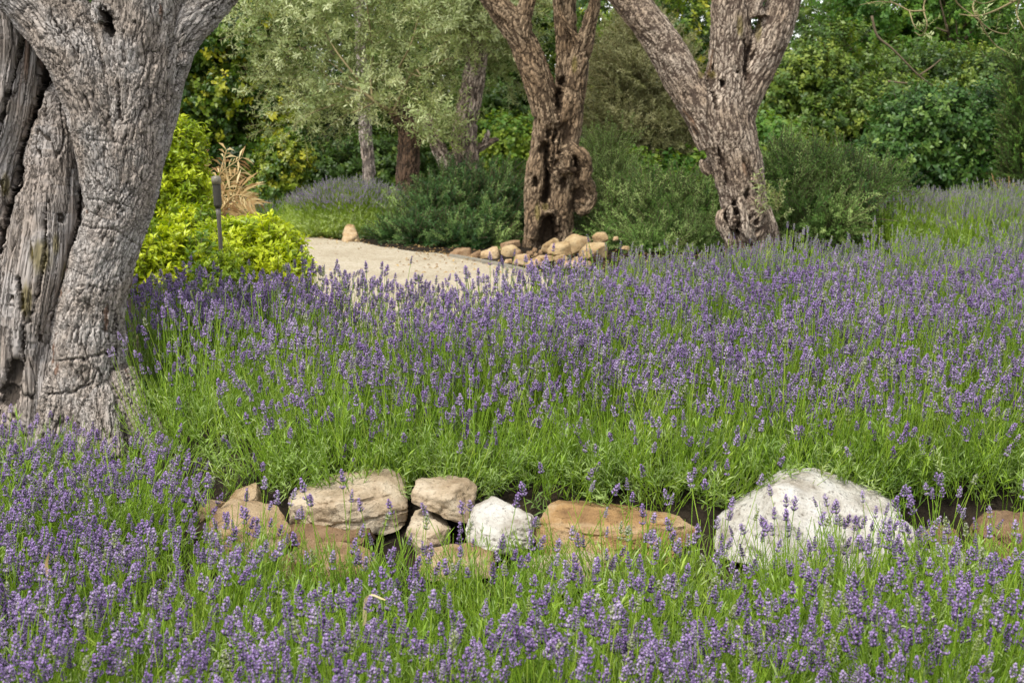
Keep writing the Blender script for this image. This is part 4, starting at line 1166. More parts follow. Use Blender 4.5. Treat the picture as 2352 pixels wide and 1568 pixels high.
s, t = Pts(), Pts()
cs = bush_centres(BED_MID, 0.50, 1)
near = cs[:, 1] < 8.6
front_t = lambda c: float(sstep(5.85, 7.1, c[1]))
lav_points(cs[near], 0.48, lambda c: 0.55 + 0.15 * front_t(c), lambda c: 112 + 30 * front_t(c), lambda c: 90 - 35 * front_t(c), lambda c: 0.25 + 0.08 * front_t(c), 2, s, t, 9, tall=0.3, drop=0.54, scale=0.94)
fr = [np.array((x, 5.90 + 0.05 * math.sin(x * 7))) for x in np.arange(-1.25, 2.9, 0.24)]
lav_points(fr, 0.20, 0.34, 5, 60, 0.17, 12, s, t, 9, tall=0.2)
def behind(pts, off):
    P = np.concatenate(pts.P)
    keep = P[:, 1] > terrace_edge(P[:, 0]) + off
    for f in ("P", "D", "S", "I", "T", "R"):
        setattr(pts, f, [np.concatenate(getattr(pts, f))[keep]])
rim = [np.array(c) for c in [(-2.15, 8.1), (-1.8, 8.2), (-1.45, 8.15), (-1.1, 8.05), (-2.0, 7.8), (-1.6, 7.8), (-1.2, 7.75), (-0.75, 7.75), (-0.4, 7.7), (-0.05, 7.75), (0.25, 7.9)]]
lav_points(rim, 0.40, 0.735, 95, 40, 0.36, 16, s, t, 9, drop=0.3)
low = cs[(cs[:, 1] < 6.9) & near]
lav_points(low, 0.52, 0.46, 40, 0, 0.2, 14, s, t, 9, drop=0.7)
behind(s, 0.0); behind(t, -0.05)
clear_of(s, TRUNK_BOX); clear_of(t, TRUNK_BOX)
bed = thing("lavender_bed", "broad purple lavender bed filling the middle between the dry stones and the gravel path", "lavender bed", (0.8, 7.0, 0.0))
bed["kind"] = "stuff"
scatter("flower_stalks", s, C_near, bed)
scatter("foliage", t, C_tuft, bed)
s, t = Pts(), Pts()
lav_points(cs[~near], 0.50, 0.68, 190, 60, 0.36, 3, s, t, 6, scale=1.2)
scatter("far_flower_stalks", s, C_far, bed)
scatter("far_foliage", t, C_tuft, bed)

s, t = Pts(), Pts()
lav_points(bush_centres(BED_FAR, 0.55, 4), 0.60, 0.66, 300, 75, 0.40, 5, s, t, 6, scale=1.3, tone=0.1)
bed = thing("lavender_bed", "rear lavender bed at the right, rising behind a green furrow below dark shrubs", "lavender bed", (7.0, 17.0, 0.0))
bed["kind"] = "stuff"
scatter("flower_stalks", s, C_far, bed)
scatter("foliage", t, C_tuft, bed)

# single bushes of the front bed that stand out
BUSHES = [
    ("leafy lavender bush in front of the big white boulder, with few flowers", (1.12, 4.45), 0.42, 0),
    ("lavender bush in the bottom left corner of the photo, dense with purple spikes", (-0.95, 3.05), 0.42, 1),
    ("lavender bush right below the heartwood of the huge old olive, spikes against the wood", (-1.75, 5.6), 0.42, 2),
    ("lavender bush in the bottom right corner of the photo, thick with purple heads", (1.10, 3.05), 0.42, 1),
    ("pale leafy lavender bush before the left end of the dry stones, nearly flowerless", (-0.88, 4.2), 0.40, 0),
    ("lavender bush at the bottom edge midway across, blooms slightly out of focus", (0.10, 2.95), 0.42, 2),
]
cs = bush_centres(BED_FRONT, 0.43, 6)
for _, c, _, _ in BUSHES:
    cs = cs[np.linalg.norm(cs - np.array(c), axis=1) > 0.33]
s, t = Pts(), Pts()
lav_points(cs, 0.43, lambda c: 0.50 - 0.10 * float(sstep(4.6, 5.6, c[1])) - 0.04 * float(sstep(4.0, 4.5, c[1])), lambda c: 108 - 52 * float(sstep(3.5, 4.2, c[1])) * float(sstep(-1.3, -0.9, c[0])), 75, 0.27, 7, s, t, 9)
fr = [np.array((x, 4.9 + 0.06 * math.sin(x * 5))) for x in np.arange(-1.15, 2.7, 0.27)]
lav_points(fr, 0.24, 0.37, 9, 42, 0.19, 13, s, t, 9, tall=0.85)
lav_points(fr, 0.26, 0.53, 11, 0, 0.16, 15, s, t, 9, drop=0.25)
bed = thing("lavender_bed", "near lavender bed in full bloom along the bottom of the photo, below the dry stones", "lavender bed", (0, 3.8, -0.2))
bed["kind"] = "stuff"
scatter("flower_stalks", s, C_near, bed)
scatter("foliage", t, C_tuft, bed)
bmesh_cache = {}
for lab, c, R, var in BUSHES:
    if var not in bmesh_cache:
        s, t = Pts(), Pts()
        lav_points([np.zeros(2)], 0.44, 0.50, (40, 110, 100)[var], (140, 85, 85)[var], (0.34, 0.27, 0.25)[var], 70 + var, s, t, 9, base_z=0.0)
        bmesh_cache[var] = (bake("flower_stalks", s, G_near, LAV), bake("foliage", t, G_tuft, LAV))
    o = thing("lavender_bush", lab, "lavender bush", (c[0], c[1], float(gz(*c))), "lavender bushes at the front")
    o.rotation_euler = (0, 0, 0)
    for nm, me in zip(("flower_stalks", "foliage"), bmesh_cache[var]):
        ch = link(nm, me, o, "stuff", loc=(0, 0, 0))

# the small hedge beyond the path, and the strip at the path's far end
s, t = Pts(), Pts()
r = np.random.default_rng(88)
hc, hr = np.array((-2.15, 18.9, 0.0)), np.array((1.02, 0.85, 0.66))
def dome(n, zmin):
    d = r.normal(size=(n * 3, 3)); d[:, 2] = np.abs(d[:, 2]); d /= np.linalg.norm(d, axis=1)[:, None]
    return d[d[:, 2] > zmin][:n]
d = dome(3000, 0.64)
P = hc + d * hr * (1 + 0.05 * noise(d * 3, 2)[:, None]) + r.normal(0, 0.03, d.shape)
D = d * np.array((0.8, 0.8, 0.5)) + np.array((0, 0, 0.7)) + r.normal(0, 0.08, d.shape); D /= np.linalg.norm(D, axis=1)[:, None]
s.add(P - D * 0.40, D, r.uniform(0.85, 1.2, len(d)), r.integers(0, 6, len(d)), np.clip(0.55 + r.normal(0, .2, len(d)), 0, .9))
d = dome(3200, 0.0)
P = hc + d * hr * r.uniform(0.55, 0.98, (len(d), 1))
D = d * np.array((0.9, 0.9, 0.4)) + np.array((0, 0, 0.7)) + r.normal(0, 0.1, d.shape); D /= np.linalg.norm(D, axis=1)[:, None]
P = P - D * 0.30; P[:, 2] = np.maximum(P[:, 2], 0.0)
t.add(P, D, r.uniform(0.8, 1.2, len(d)), np.where(r.random(len(d)) < .7, r.integers(6, 10, len(d)), r.integers(0, 6, len(d))), np.clip(0.95 + r.normal(0, .15, len(d)), 0, 1))
hedge = thing("lavender_hedge", "small rounded lavender hedge with green flanks and purple top beyond the gravel path", "lavender hedge", (-2.0, 19.2, 0))
scatter("flower_stalks", s, C_far, hedge)
scatter("foliage", t, C_tuft, hedge)
s, t = Pts(), Pts()
lav_points([np.array((x, 21.6 + 0.1 * x)) for x in np.arange(-6.6, -3.3, 0.36)], 0.34, 0.30, 160, 20, 0.15, 9, s, t, 6)
strip = thing("lavender_strip", "low strip of grey purple lavender at the far end of the gravel path", "lavender strip", (-4.6, 21.2, 0))
scatter("flower_stalks", s, C_far, strip)
scatter("foliage", t, C_tuft, strip)

# ------------------------------------------------------------------ leafy sprays
def spray(r, nleaf, L, W, twig=0.22, spread=1.0, el=(0.1, 0.8), kind="leaf", m=0, mt=1, thick=0.0022, cup=0.12):
    g = Geo()
    bend = r.normal(0, 0.12, 2)
    cp = lambda t: np.array((bend[0] * twig * t * t, bend[1] * twig * t * t, twig * t))
    g.add(*tube([cp(0), cp(.5), cp(1)], thick, 3, False), mt)
    for k in range(nleaf):
        t = 0.12 + 0.88 * (k + r.random() * .5) / nleaf
        l = L * r.uniform(0.7, 1.15)
        VT = leaf_geo(l, W * r.uniform(0.85, 1.15), cup) if kind == "leaf" else slim_leaf(l, W, 0.12)
        place_leaf(g, VT, cp(t), k * 2.4 + r.normal(0, .4), r.uniform(*el), m, r.normal(0, .4))
    return g
r = np.random.default_rng(23)
def coll(name, n, mats, **kw):
    return proto_coll(name, [spray(r, **kw) for _ in range(n)], mats)
K = {}
K["olive"] = coll("olive_spray", 5, [M_olive, M_twigy], nleaf=15, L=0.072, W=0.019, twig=0.28, kind="slim", el=(0.1, 0.9))
K["grey"] = coll("grey_olive_spray", 5, [M_greyolive, M_twigy], nleaf=22, L=0.055, W=0.010, twig=0.28, kind="slim", el=(0.5, 1.2))
K["dark"] = coll("dark_spray", 5, [M_dark, M_twig], nleaf=11, L=0.085, W=0.060, twig=0.24, el=(-0.2, 0.6))
K["mid"] = coll("mid_spray", 5, [M_mid, M_twig], nleaf=12, L=0.075, W=0.050, twig=0.26, el=(-0.3, 0.6))
K["bright"] = coll("bright_spray", 5, [M_bright, M_twig], nleaf=11, L=0.080, W=0.055, twig=0.24, el=(-0.2, 0.6))
K["blue"] = coll("blue_spray", 5, [M_blue, M_twig], nleaf=12, L=0.080, W=0.046, twig=0.22, el=(-0.1, 0.7))
K["gold"] = coll("gold_spray", 5, [M_gold, M_twigy], nleaf=11, L=0.052, W=0.020, twig=0.09, el=(0.2, 1.15), cup=0.25)
K["rose"] = coll("rosemary_sprig", 6, [M_rose, M_twig], nleaf=54, L=0.038, W=0.0085, twig=0.32, kind="slim", el=(0.45, 1.0), thick=0.003)
K["rosel"] = coll("pale_rosemary_sprig", 6, [M_rosel, M_twig], nleaf=44, L=0.036, W=0.0085, twig=0.34, kind="slim", el=(0.45, 1.0), thick=0.003)
K["cyp"] = coll("cypress_spray", 5, [M_cyp, M_twig], nleaf=46, L=0.035, W=0.009, twig=0.26, kind="slim", el=(0.7, 1.25), thick=0.004)

def crown(pts, env, n_cl, cl_r, n_sp, seed, scale=1.0, tone=0.5, up=0.35, inner=0.35, flat=0.75, nproto=5, tvar=0.16):
    """clumps of leafy sprays spread through envelopes (centre, radii)"""
    r = np.random.default_rng(seed)
    vol = np.array([e[1][0] * e[1][1] + e[1][0] * e[1][2] + e[1][1] * e[1][2] for e in env])
    for c, rad in env:
        c, rad = np.array(c, float), np.array(rad, float)
        n = max(1, int(n_cl * (rad[0] * rad[1] + rad[0] * rad[2] + rad[1] * rad[2]) / vol.sum()))
        for _ in range(n):
            d = r.normal(size=3); d /= np.linalg.norm(d)
            cc = c + d * rad * (inner + (1 - inner) * r.random() ** 0.5)
            if cc[2] < 0.12:
                cc[2] = 0.12 + r.random() * 0.2
            R = cl_r * r.uniform(0.6, 1.35)
            k = max(3, int(n_sp * (R / cl_r) ** 2))
            e = r.normal(size=(k, 3)); e /= np.linalg.norm(e, axis=1)[:, None]
            P = cc + e * R * np.array((1, 1, flat)) * r.uniform(0.35, 1.0, (k, 1))
            D = e * 0.7 + d * 0.55 + np.array((0, 0, up)) + r.normal(0, 0.25, (k, 3))
            P[:, 2] = np.maximum(P[:, 2], 0.03)
            t = tone + r.normal(0, tvar) + r.normal(0, 0.13, k)
            pts.add(P, D, scale * r.uniform(0.7, 1.3, k), r.integers(0, nproto, k), np.clip(t, 0, 1))
    return pts
def branches(pts_list, m, name, parent, sides=6):
    g = Geo()
    for P, r0, r1 in pts_list:
        Q = smooth_path(P, 4)
        g.add(*tube(Q, np.linspace(r0, r1, len(Q)), sides))
    me = g.mesh(name, [m])
    return link(name, me, parent)
def limb_fan(base, top, n, spread, r0, seed, rise=1.0):
    """trunk continuing into n limbs that fork through the crown"""
    r = np.random.default_rng(seed)
    base, top = np.array(base, float), np.array(top, float)
    out = [([base, (base + top) / 2 + r.normal(0, .06, 3), top], r0, r0 * 0.6)]
    for k in range(n):
        t = r.uniform(0.35, 1.0)
        p = base + (top - base) * t
        a = k * 2.4 + r.normal(0, .4)
        d = np.array((math.cos(a), math.sin(a) * 0.8, rise * r.uniform(0.5, 1.3))); d /= np.linalg.norm(d)
        q = p + d * spread * r.uniform(0.6, 1.1)
        mid = (p + q) / 2 + r.normal(0, .1, 3)
        rr = r0 * (0.55 - 0.25 * t)
        out.append(([p, mid, q], rr, rr * 0.25))
        for j in range(2):
            s = mid + (q - mid) * r.uniform(0.1, 0.7)
            e = s + (d + r.normal(0, .5, 3)) * spread * 0.45
            out.append(([s, (s + e) / 2 + r.normal(0, .04, 3), e], rr * 0.5, rr * 0.12))
    return out
def W(px, py, Y):
    return at(px, py, Y)
def env(L, Y, dy=0.8):
    """(px, py, rx px, rz px) lobes at distance Y -> envelopes"""
    out = []
    for e in L:
        px, py, rx, rz = e[:4]
        yy = Y + (e[4] if len(e) > 4 else 0)
        k = pxm(yy)
        out.append((tuple(at(px, py, yy)), (rx * k, (e[5] if len(e) > 5 else dy) * rx * k, rz * k)))
    return out
def tree(name, label, cat, key, Y, lobes, n_cl, cl_r, n_sp, seed, trunk=None, m=None, limbs=6, group=None, **kw):
    E = env(lobes, Y)
    if trunk is None:
        c = E[0][0]; trunk = (c[0], c[1])
    o = thing(name, label, cat, (trunk[0], trunk[1], 0.0), group)
    top = np.mean([e[0] for e in E], axis=0)
    hgt = max(e[0][2] + e[1][2] for e in E)
    rad = max(e[1][0] for e in E)
    br = limb_fan((trunk[0], trunk[1], -0.05), (trunk[0] * .6 + top[0] * .4, top[1], hgt * 0.72), limbs, rad * 0.8, kw.pop("tr", 0.09), seed)
    branches(br, m or M_twig, "trunk" if "tree" in name else "stems", o)
    p = Pts()
    crown(p, E, n_cl, cl_r, n_sp, seed, **kw)
    scatter("crown" if "tree" in name else "foliage", p, K[key], o)
    return o

# ---- golden shrubs and the things around the lamp
def shrub(name, label, cat, key, Y, lobes, n_cl, cl_r, n_sp, seed, nst=7, **kw):
    E = env(lobes, Y)
    c = np.mean([e[0] for e in E], axis=0)
    o = thing(name, label, cat, (c[0], c[1], 0))
    r = np.random.default_rng(seed)
    st = []
    for k in range(nst):
        e = E[k % len(E)]
        b = np.array((e[0][0] + r.normal(0, .12), e[0][1] + r.normal(0, .12), -0.05))
        q = np.array(e[0]) + r.normal(0, .3, 3) * np.array(e[1])
        st.append(([b, (b + q) / 2 + r.normal(0, .04, 3), q], 0.014, 0.005))
    for q in st:
        branches([q], M_twig, "stem", o, 5)
    p = Pts()
    crown(p, E, n_cl, cl_r, n_sp, seed, **kw)
    scatter("foliage", p, K[key], o)
    return o
shrub("golden_shrub", "bright yellow green mounded shrub with glossy leaves beside the path, around the lamp post", "shrub", "gold", 10.8,
      [(600, 600, 82, 62, 0.1), (535, 585, 80, 62, 0.3), (480, 610, 80, 66, -.1), (400, 610, 80, 58, -.5), (330, 610, 70, 56, -.6), (640, 640, 56, 50, -.1), (440, 545, 45, 42, .6), (610, 560, 40, 30, .4)], 360, 0.085, 10, 31, tone=0.62, up=1.1, inner=0.4, tvar=0.26, scale=1.1)
shrub("tall_golden_shrub", "tall yellow green shrub rising beside the trunk of the huge olive, darker at its foot", "shrub", "gold", 12.2,
      [(395, 350, 62, 56), (385, 420, 80, 70), (420, 460, 62, 60, -.1), (360, 500, 80, 60), (330, 420, 70, 90), (440, 500, 40, 40, -.2)], 330, 0.10, 11, 32, tone=0.42, up=0.9, inner=0.45, tvar=0.2)
shrub("small_leaved_shrub", "olive green small leaved shrub at the foot of the lamp pole", "shrub", "gold", 9.9, [(505, 645, 60, 34)], 50, 0.09, 12, 33, nst=4, tone=0.16, up=0.6, scale=0.6, tvar=0.1)

# lamp
def lathe(prof, n=20):
    V, T = [], []
    for z, rr in prof:
        for j in range(n):
            a = j / n * 2 * math.pi
            V.append((rr * math.cos(a), rr * math.sin(a), z))
    for i in range(len(prof) - 1):
        for j in range(n):
            a, b = i * n + j, i * n + (j + 1) % n
            T += [(a, b, b + n), (a, b + n, a + n)]
    k = len(V)
    V += [(0, 0, prof[0][0]), (0, 0, prof[-1][0])]
    for j in range(n):
        T += [(k, (j + 1) % n, j), (k + 1, (len(prof) - 1) * n + j, (len(prof) - 1) * n + (j + 1) % n)]
    return np.array(V), np.array(T)
YL = 10.05
lb, lt = at(509, 598, YL), at(496, 404, YL)
lamp = thing("bollard_lamp", "slim garden bollard lamp with dark cylinder head, leaning slightly among golden shrubs", "garden lamp", (lb[0], YL, 0.0))
ax = Vector((lt[0] - lb[0], 0, lt[2] - lb[2]))
lamp.rotation_euler = (0, math.atan2(ax.x, ax.z), 0)
lamp.location.x = lb[0] - (lb[2]) * ax.x / ax.z
Hl = lt[2] / math.cos(lamp.rotation_euler[1])
k = pxm(YL)
for nm, prof, m in [("pole", [(-0.1, 4.9 * k), (Hl - 92 * k, 4.9 * k), (Hl - 90 * k, 5.6 * k), (Hl - 74 * k, 5.6 * k)], M_lamppole),
                    ("collar", [(Hl - 74 * k, 7.5 * k), (Hl - 66 * k, 7.5 * k)], M_lampbody),
                    ("lamp_body", [(Hl - 70 * k, 9 * k), (Hl - 66 * k, 9.4 * k), (Hl - 22 * k, 9.4 * k), (Hl - 19 * k, 9.5 * k)], M_lampbody),
                    ("lens_cap", [(Hl - 19 * k, 10.8 * k), (Hl - 9 * k, 11.4 * k), (Hl - 6 * k, 10.8 * k), (Hl - 1.5 * k, 9.6 * k), (Hl, 5 * k)], M_lampcap)]:
    link(nm, tri_mesh(nm, *lathe(prof), [m]), lamp, loc=(0, 0, 0))

# dead palm fronds behind the lamp
palm = thing("dead_palm", "tuft of dry straw coloured palm fronds behind the lamp, dead and drooping", "palm", tuple(np.array((at(500, 520, 13.4)[0], 13.4, 0))))
r = np.random.default_rng(44)
base = at(492, 505, 13.4)
g = Geo(); g.add(*tube([(base[0], 13.4, -0.05), (base[0] + .02, 13.4, base[2] * .5), base], [0.09, 0.08, 0.07], 9)); link("stem", g.mesh("stem", [M_twigy]), palm)
for tip, mid, w in [((555, 362), (500, 410), .2), ((572, 435), (535, 440), .26), ((578, 470), (545, 462), .26), ((560, 500), (535, 482), .24), ((438, 320), (462, 400), .2), ((450, 345), (470, 420), .16), ((548, 395), (520, 425), .2), ((440, 470), (468, 470), .2), ((520, 345), (500, 420), .14), ((530, 520), (515, 500), .2), ((572, 452), (535, 452), .24)]:
    dy = r.normal(0, 0.12)
    Q = smooth_path([base, at(*mid, 13.4 + dy), at(*tip, 13.4 + 2 * dy)], 8)
    g = Geo()
    g.add(*tube(Q, np.linspace(0.010, 0.004, len(Q)), 4), 0, 0.55)
    for i in range(3, len(Q)):
        tdir = Q[i] - Q[i - 1]; tdir /= np.linalg.norm(tdir)
        for sgn in (-1, 1):
            side = np.cross(tdir, (0, 1, 0)) * sgn + np.array((0, r.normal(0, .6), -0.25)) + tdir * 1.0
            side /= np.linalg.norm(side)
            l = w * r.uniform(0.6, 1.1)
            wv_ = np.cross(side, (0.2, 1, 0.1)) * 0.012
            p0 = Q[i]
            g.add([p0, p0 + side * l * .5 + wv_, p0 + side * l * .5 - wv_, p0 + side * l + np.array((0, 0, -.04))], [(0, 2, 1), (1, 2, 3)], 0, r.uniform(0.0, 1.0))
    link("frond", g.mesh("frond", [M_straw], True, True), palm)

# ---- rosemary
def rosemary(label, key, Y, lobes, n, seed, scale=1.0, tone=0.45, lean=0.0):
    E = env(lobes, Y, 1.0)
    c = np.mean([e[0] for e in E], axis=0)
    o = thing("rosemary_bush", label, "rosemary bush", (c[0], c[1], 0), "rosemary bushes behind the beds")
    r = np.random.default_rng(seed)
    st = []
    for k in range(10):
        e = E[k % len(E)]
        b = np.array((e[0][0] + r.normal(0, .15), e[0][1], -0.05))
        q = np.array(e[0]) + r.normal(0, .35, 3) * np.array(e[1])
        st.append(([b, (b + q) / 2 + r.normal(0, .05, 3), q], 0.02, 0.006))
    for q in st:
        branches([q], M_twig, "stem", o, 5)
    p = Pts()
    vol = np.array([e[1][0] * e[1][2] for e in E])
    for (ec, rad), v in zip(E, vol):
        for _ in range(max(4, int(n / (11 if key == 'rose' else 16) * v / vol.sum()))):
            d = r.normal(size=3); d[1] -= 0.3; d[2] += 0.2
            d /= np.linalg.norm(d)
            cc = np.array(ec) + d * np.array(rad) * (0.3 + 0.7 * r.random() ** 0.5)
            cc[2] = max(cc[2], 0.05)
            ax = d * 0.75 + np.array((lean + r.normal(0, .3), -0.15, 0.5 + r.normal(0, .2))); ax /= np.linalg.norm(ax)
            k = r.integers(8, 18)
            D = ax + r.normal(0, 0.33, (k, 3))
            P = cc + r.normal(0, 0.055, (k, 3)) - ax * 0.12
            P[:, 2] = np.maximum(P[:, 2], 0.02)
            tt = tone + r.normal(0, .22)
            p.add(P, D, scale * r.uniform(0.6, 1.3, k), r.integers(0, 6, k), np.clip(tt + r.normal(0, .12, k), 0, 1))
    scatter("sprigs", p, K[key], o)
    return o
rosemary("dark green rosemary bush spreading beside the path, left of the gnarled olive's stones", "rose", 18.2, [(1015, 500, 92, 62, 0.0), (935, 552, 60, 26, -.3), (1110, 500, 90, 78, -.1), (1060, 460, 90, 60, .5), (1160, 480, 60, 80, .2), (1000, 552, 110, 34, -.5), (1090, 555, 90, 36, -.7)], 3600, 51, 1.15, 0.42, 0.25)
rosemary("pale green rosemary bush filling the gap between the gnarled olive and the forked olive", "rosel", 17.6, [(1500, 490, 110, 66), (1400, 500, 70, 66), (1590, 500, 80, 80, -.1), (1640, 520, 60, 70, -.2), (1560, 545, 110, 40, -.5), (1440, 545, 80, 34, -.4), (1600, 560, 60, 30, -.9), (1500, 560, 70, 30, -.9)], 3600, 52, 1.1, 0.5)
rosemary("large rosemary bush right of the forked olive, with upright pale tips", "rosel", 17.0, [(1860, 430, 100, 84), (1960, 450, 90, 76), (1800, 470, 70, 90, -.2), (1900, 500, 130, 60, -.4), (2040, 455, 50, 50, .1), (1800, 400, 60, 60, .2)], 3300, 53, 1.15, 0.42, 0.1)

# ------------------------------------------------------------------ background trees and shrubs
WOOD = "trees of the wood behind the garden"
# pollarded olive with a wide pale crown
o4 = thing("pollarded_olive_tree", "short brown olive trunk carrying a wide pale sage green crown above the path", "olive tree", tuple(at(937, 450, 19.5) * np.array((1, 1, 0))), )
L4 = [[(937, 470, 32), (936, 400, 30), (940, 340, 28), (945, 295, 30), (920, 262, 26), (900, 246, 20)], [(950, 320, 18), (968, 300, 16), (975, 288, 11)]]
ev = back_olive(L4, 19.5, 0.02, M_bark5, amp=0.014, seed=300)
link("trunk", ev, o4)
zz = lambda P: zx(P, 2.24, 600, 0)
bl = []
for P, r0, r1 in [([(900, 640), (780, 590), (690, 520), (560, 480), (440, 380), (330, 260)], 9, 2), ([(800, 610), (720, 530), (640, 420), (540, 290), (470, 170)], 8, 2), ([(740, 560), (730, 420), (745, 300), (720, 100), (700, -60)], 6, 2.5),
                  ([(830, 570), (850, 460), (900, 360), (960, 240), (1000, 90)], 7, 2), ([(860, 620), (930, 470), (990, 390), (1080, 370), (1200, 320), (1420, 305)], 6, 1.5), ([(880, 640), (760, 570), (640, 560), (520, 590), (390, 640), (300, 700)], 6, 1.2),
                  ([(560, 470), (480, 480), (380, 560), (290, 600)], 4, 1), ([(690, 520), (620, 440), (420, 300), (220, 250)], 5, 1), ([(760, 570), (660, 620), (560, 660), (450, 760)], 4, 1), ([(990, 390), (1010, 430), (930, 400)], 4, 1.5)]:
    bl.append(([at(*p, 19.0 + 0.25 * math.sin(i * 1.3 + r0)) for i, p in enumerate(zz(P))], r0 * pxm(19.3) / 2.0, r1 * pxm(19.3) / 2.0))
branches(bl, M_twigy, "branches", o4)
p = Pts()
crown(p, env([(820, 60, 210, 120, .2), (700, 130, 130, 110, 0), (620, 160, 70, 90, 0), (960, 90, 170, 110, .1), (1060, 60, 90, 70, .1), (760, 220, 130, 70, -.1), (680, 270, 70, 55, 0), (860, 170, 110, 60, -.3), (985, 235, 40, 60, -.4), (950, 180, 70, 60, -.2), (590, 70, 60, 80, 0), (820, -60, 300, 90, .3)], 19.3, 0.6), 245, 0.25, 12, 61, tone=0.55, scale=0.95, up=0.15, inner=0.15, tvar=0.24)
scatter("crown", p, K["olive"], o4)

o5 = thing("slender_grey_tree", "slender pale grey tree trunk standing straight behind the small lavender hedge", "tree", tuple(at(846, 470, 21.5) * np.array((1, 1, 0))))
ev = back_olive([[(852, 480, 19), (848, 430, 17), (843, 350, 16), (838, 270, 16), (834, 190, 15), (828, 90, 14), (824, -60, 13)]], 21.5, 0.018, M_bark6, pw=0.05, ph=0.3, amp=0.010, seed=320)
link("trunk", ev, o5)
p = Pts(); crown(p, env([(824, -330, 200, 90)], 21.5), 40, 0.35, 14, 62, tone=0.4); scatter("crown", p, K["dark"], o5)

o6 = thing("twin_trunked_olive_tree", "grey twin trunked olive behind the dark rosemary, with a dead snag on its right", "olive tree", tuple(at(1075, 480, 18.9) * np.array((1, 1, 0))))
L6 = [[(1092, 500, 36), (1086, 430, 30), (1072, 370, 30), (1066, 310, 30), (1076, 240, 28), (1088, 180, 28), (1098, 110, 26), (1098, 40, 18.9), (1090, -60, 18)], [(1042, 480, 24), (1036, 420, 20), (1022, 370, 19), (1005, 330, 18), (985, 290, 18), (960, 250, 12)],
      [(1068, 360, 20), (1092, 345, 12), (1112, 334, 10), (1132, 324, 8), (1145, 318, 5)], [(1110, 336, 8), (1118, 318, 7), (1122, 300, 5)], [(1060, 460, 40, .1), (1056, 400, 26, .1)]]
ev = back_olive(L6, 18.9, 0.018, M_bark4, amp=0.014, seed=340)
link("trunk", ev, o6)
p = Pts(); crown(p, env([(1110, -20, 110, 90), (1160, 110, 40, 90, .4), (1060, 40, 60, 60, -.4), (1010, 280, 36, 30, -.5)], 18.9), 90, 0.25, 20, 63, tone=0.55, inner=0.2); scatter("crown", p, K["olive"], o6)

tree("grey_olive_tree", "bushy grey green olive sapling between the gnarled and the forked olive, thinly leaved", "olive tree", "grey", 20.6, [(1480, 190, 120, 130), (1500, 320, 130, 100), (1420, 260, 70, 100), (1560, 280, 90, 90, -.2), (1470, 100, 70, 60), (1580, 380, 70, 50)], 260, 0.24, 22, 64, m=M_twigy, limbs=14, tone=0.5, inner=0.15, up=0.6, tr=0.04)

tree("broadleaf_tree", "dense dark green broadleaf tree behind the golden shrubs, yellowish leaves at its edges", "tree", "dark", 24.5, [(520, 180, 140, 170), (600, 330, 90, 130, -.4), (480, 380, 110, 100, -.3), (560, 60, 160, 120), (450, 250, 90, 140)], 230, 0.32, 26, 65, (at(600, 400, 24.6)[0], 24.6), limbs=9, group=WOOD, tone=0.5, tr=0.12, tvar=0.24)
tree("broadleaf_tree", "shadowy green broadleaf tree directly behind the wide pale olive crown", "tree", "mid", 27, [(800, 150, 190, 190), (760, 350, 160, 110, -.3), (920, 320, 150, 120), (960, 150, 160, 180), (1040, 330, 120, 100, -.4)], 230, 0.36, 24, 66, limbs=9, group=WOOD, tone=0.40, tr=0.12, tvar=0.2)
tree("broadleaf_tree", "leafy green broadleaf tree filling the gap left of the gnarled olive's trunk", "tree", "mid", 25, [(1160, 230, 100, 130), (1200, 120, 90, 120), (1150, 360, 90, 60)], 130, 0.3, 24, 67, limbs=7, group=WOOD, tone=0.5, tr=0.09)
tree("broadleaf_tree", "broadleaf tree with dark foliage at the top behind the gap between gnarled and forked olives", "tree", "dark", 30, [(1430, 40, 150, 130), (1380, 200, 110, 150), (1560, 120, 130, 150)], 150, 0.36, 24, 68, limbs=7, group=WOOD, tone=0.45, tr=0.12)
tree("hazel_tree", "bushy mid green hazel right of the forked olive's trunk, paler at its top", "tree", "mid", 24, [(1850, 240, 110, 110), (1920, 180, 100, 90, .3), (1800, 330, 90, 80, -.2), (1950, 310, 120, 90, -.2), (1760, 260, 60, 100), (2060, 260, 90, 90, .2)], 260, 0.28, 26, 69, limbs=12, group=WOOD, tone=0.58, tr=0.05, tvar=0.2)
tree("tall_oak_tree", "tall tree with a bare grey brown trunk high up among loose green leaves", "tree", "bright", 29, [(2190, 60, 180, 110), (2080, 130, 120, 90), (2290, 180, 120, 120, -.2), (2030, 20, 130, 80)], 200, 0.30, 20, 70, (at(2195, 200, 29.2)[0], 28.6), limbs=12, group=WOOD, tone=0.35, tr=0.17, inner=0.2)
tree("broadleaf_tree", "loose leafed broadleaf tree at the top right through which white sky shows", "tree", "mid", 33, [(1930, 60, 200, 60), (2150, 40, 200, 70), (2330, 60, 120, 110), (1950, -30, 200, 60)], 110, 0.34, 12, 71, limbs=12, group=WOOD, tone=0.45, tr=0.12, inner=0.1)
tree("dark_shrub", "dark green rounded shrub behind the rear lavender at the right", "shrub", "blue", 21.5, [(2130, 320, 120, 90), (2230, 330, 110, 110, .2), (2080, 370, 90, 66, -.1), (2270, 390, 70, 60), (2180, 400, 100, 40, -.2)], 240, 0.26, 26, 72, limbs=10, tone=0.42, tr=0.04)
tree("broadleaf_tree", "dim green broadleaf tree behind the dark rounded shrub, below the bare trunk", "tree", "mid", 26.5, [(2230, 230, 130, 90), (2120, 200, 110, 80), (2330, 260, 90, 130)], 150, 0.3, 24, 73, limbs=7, group=WOOD, tone=0.38, tr=0.09)
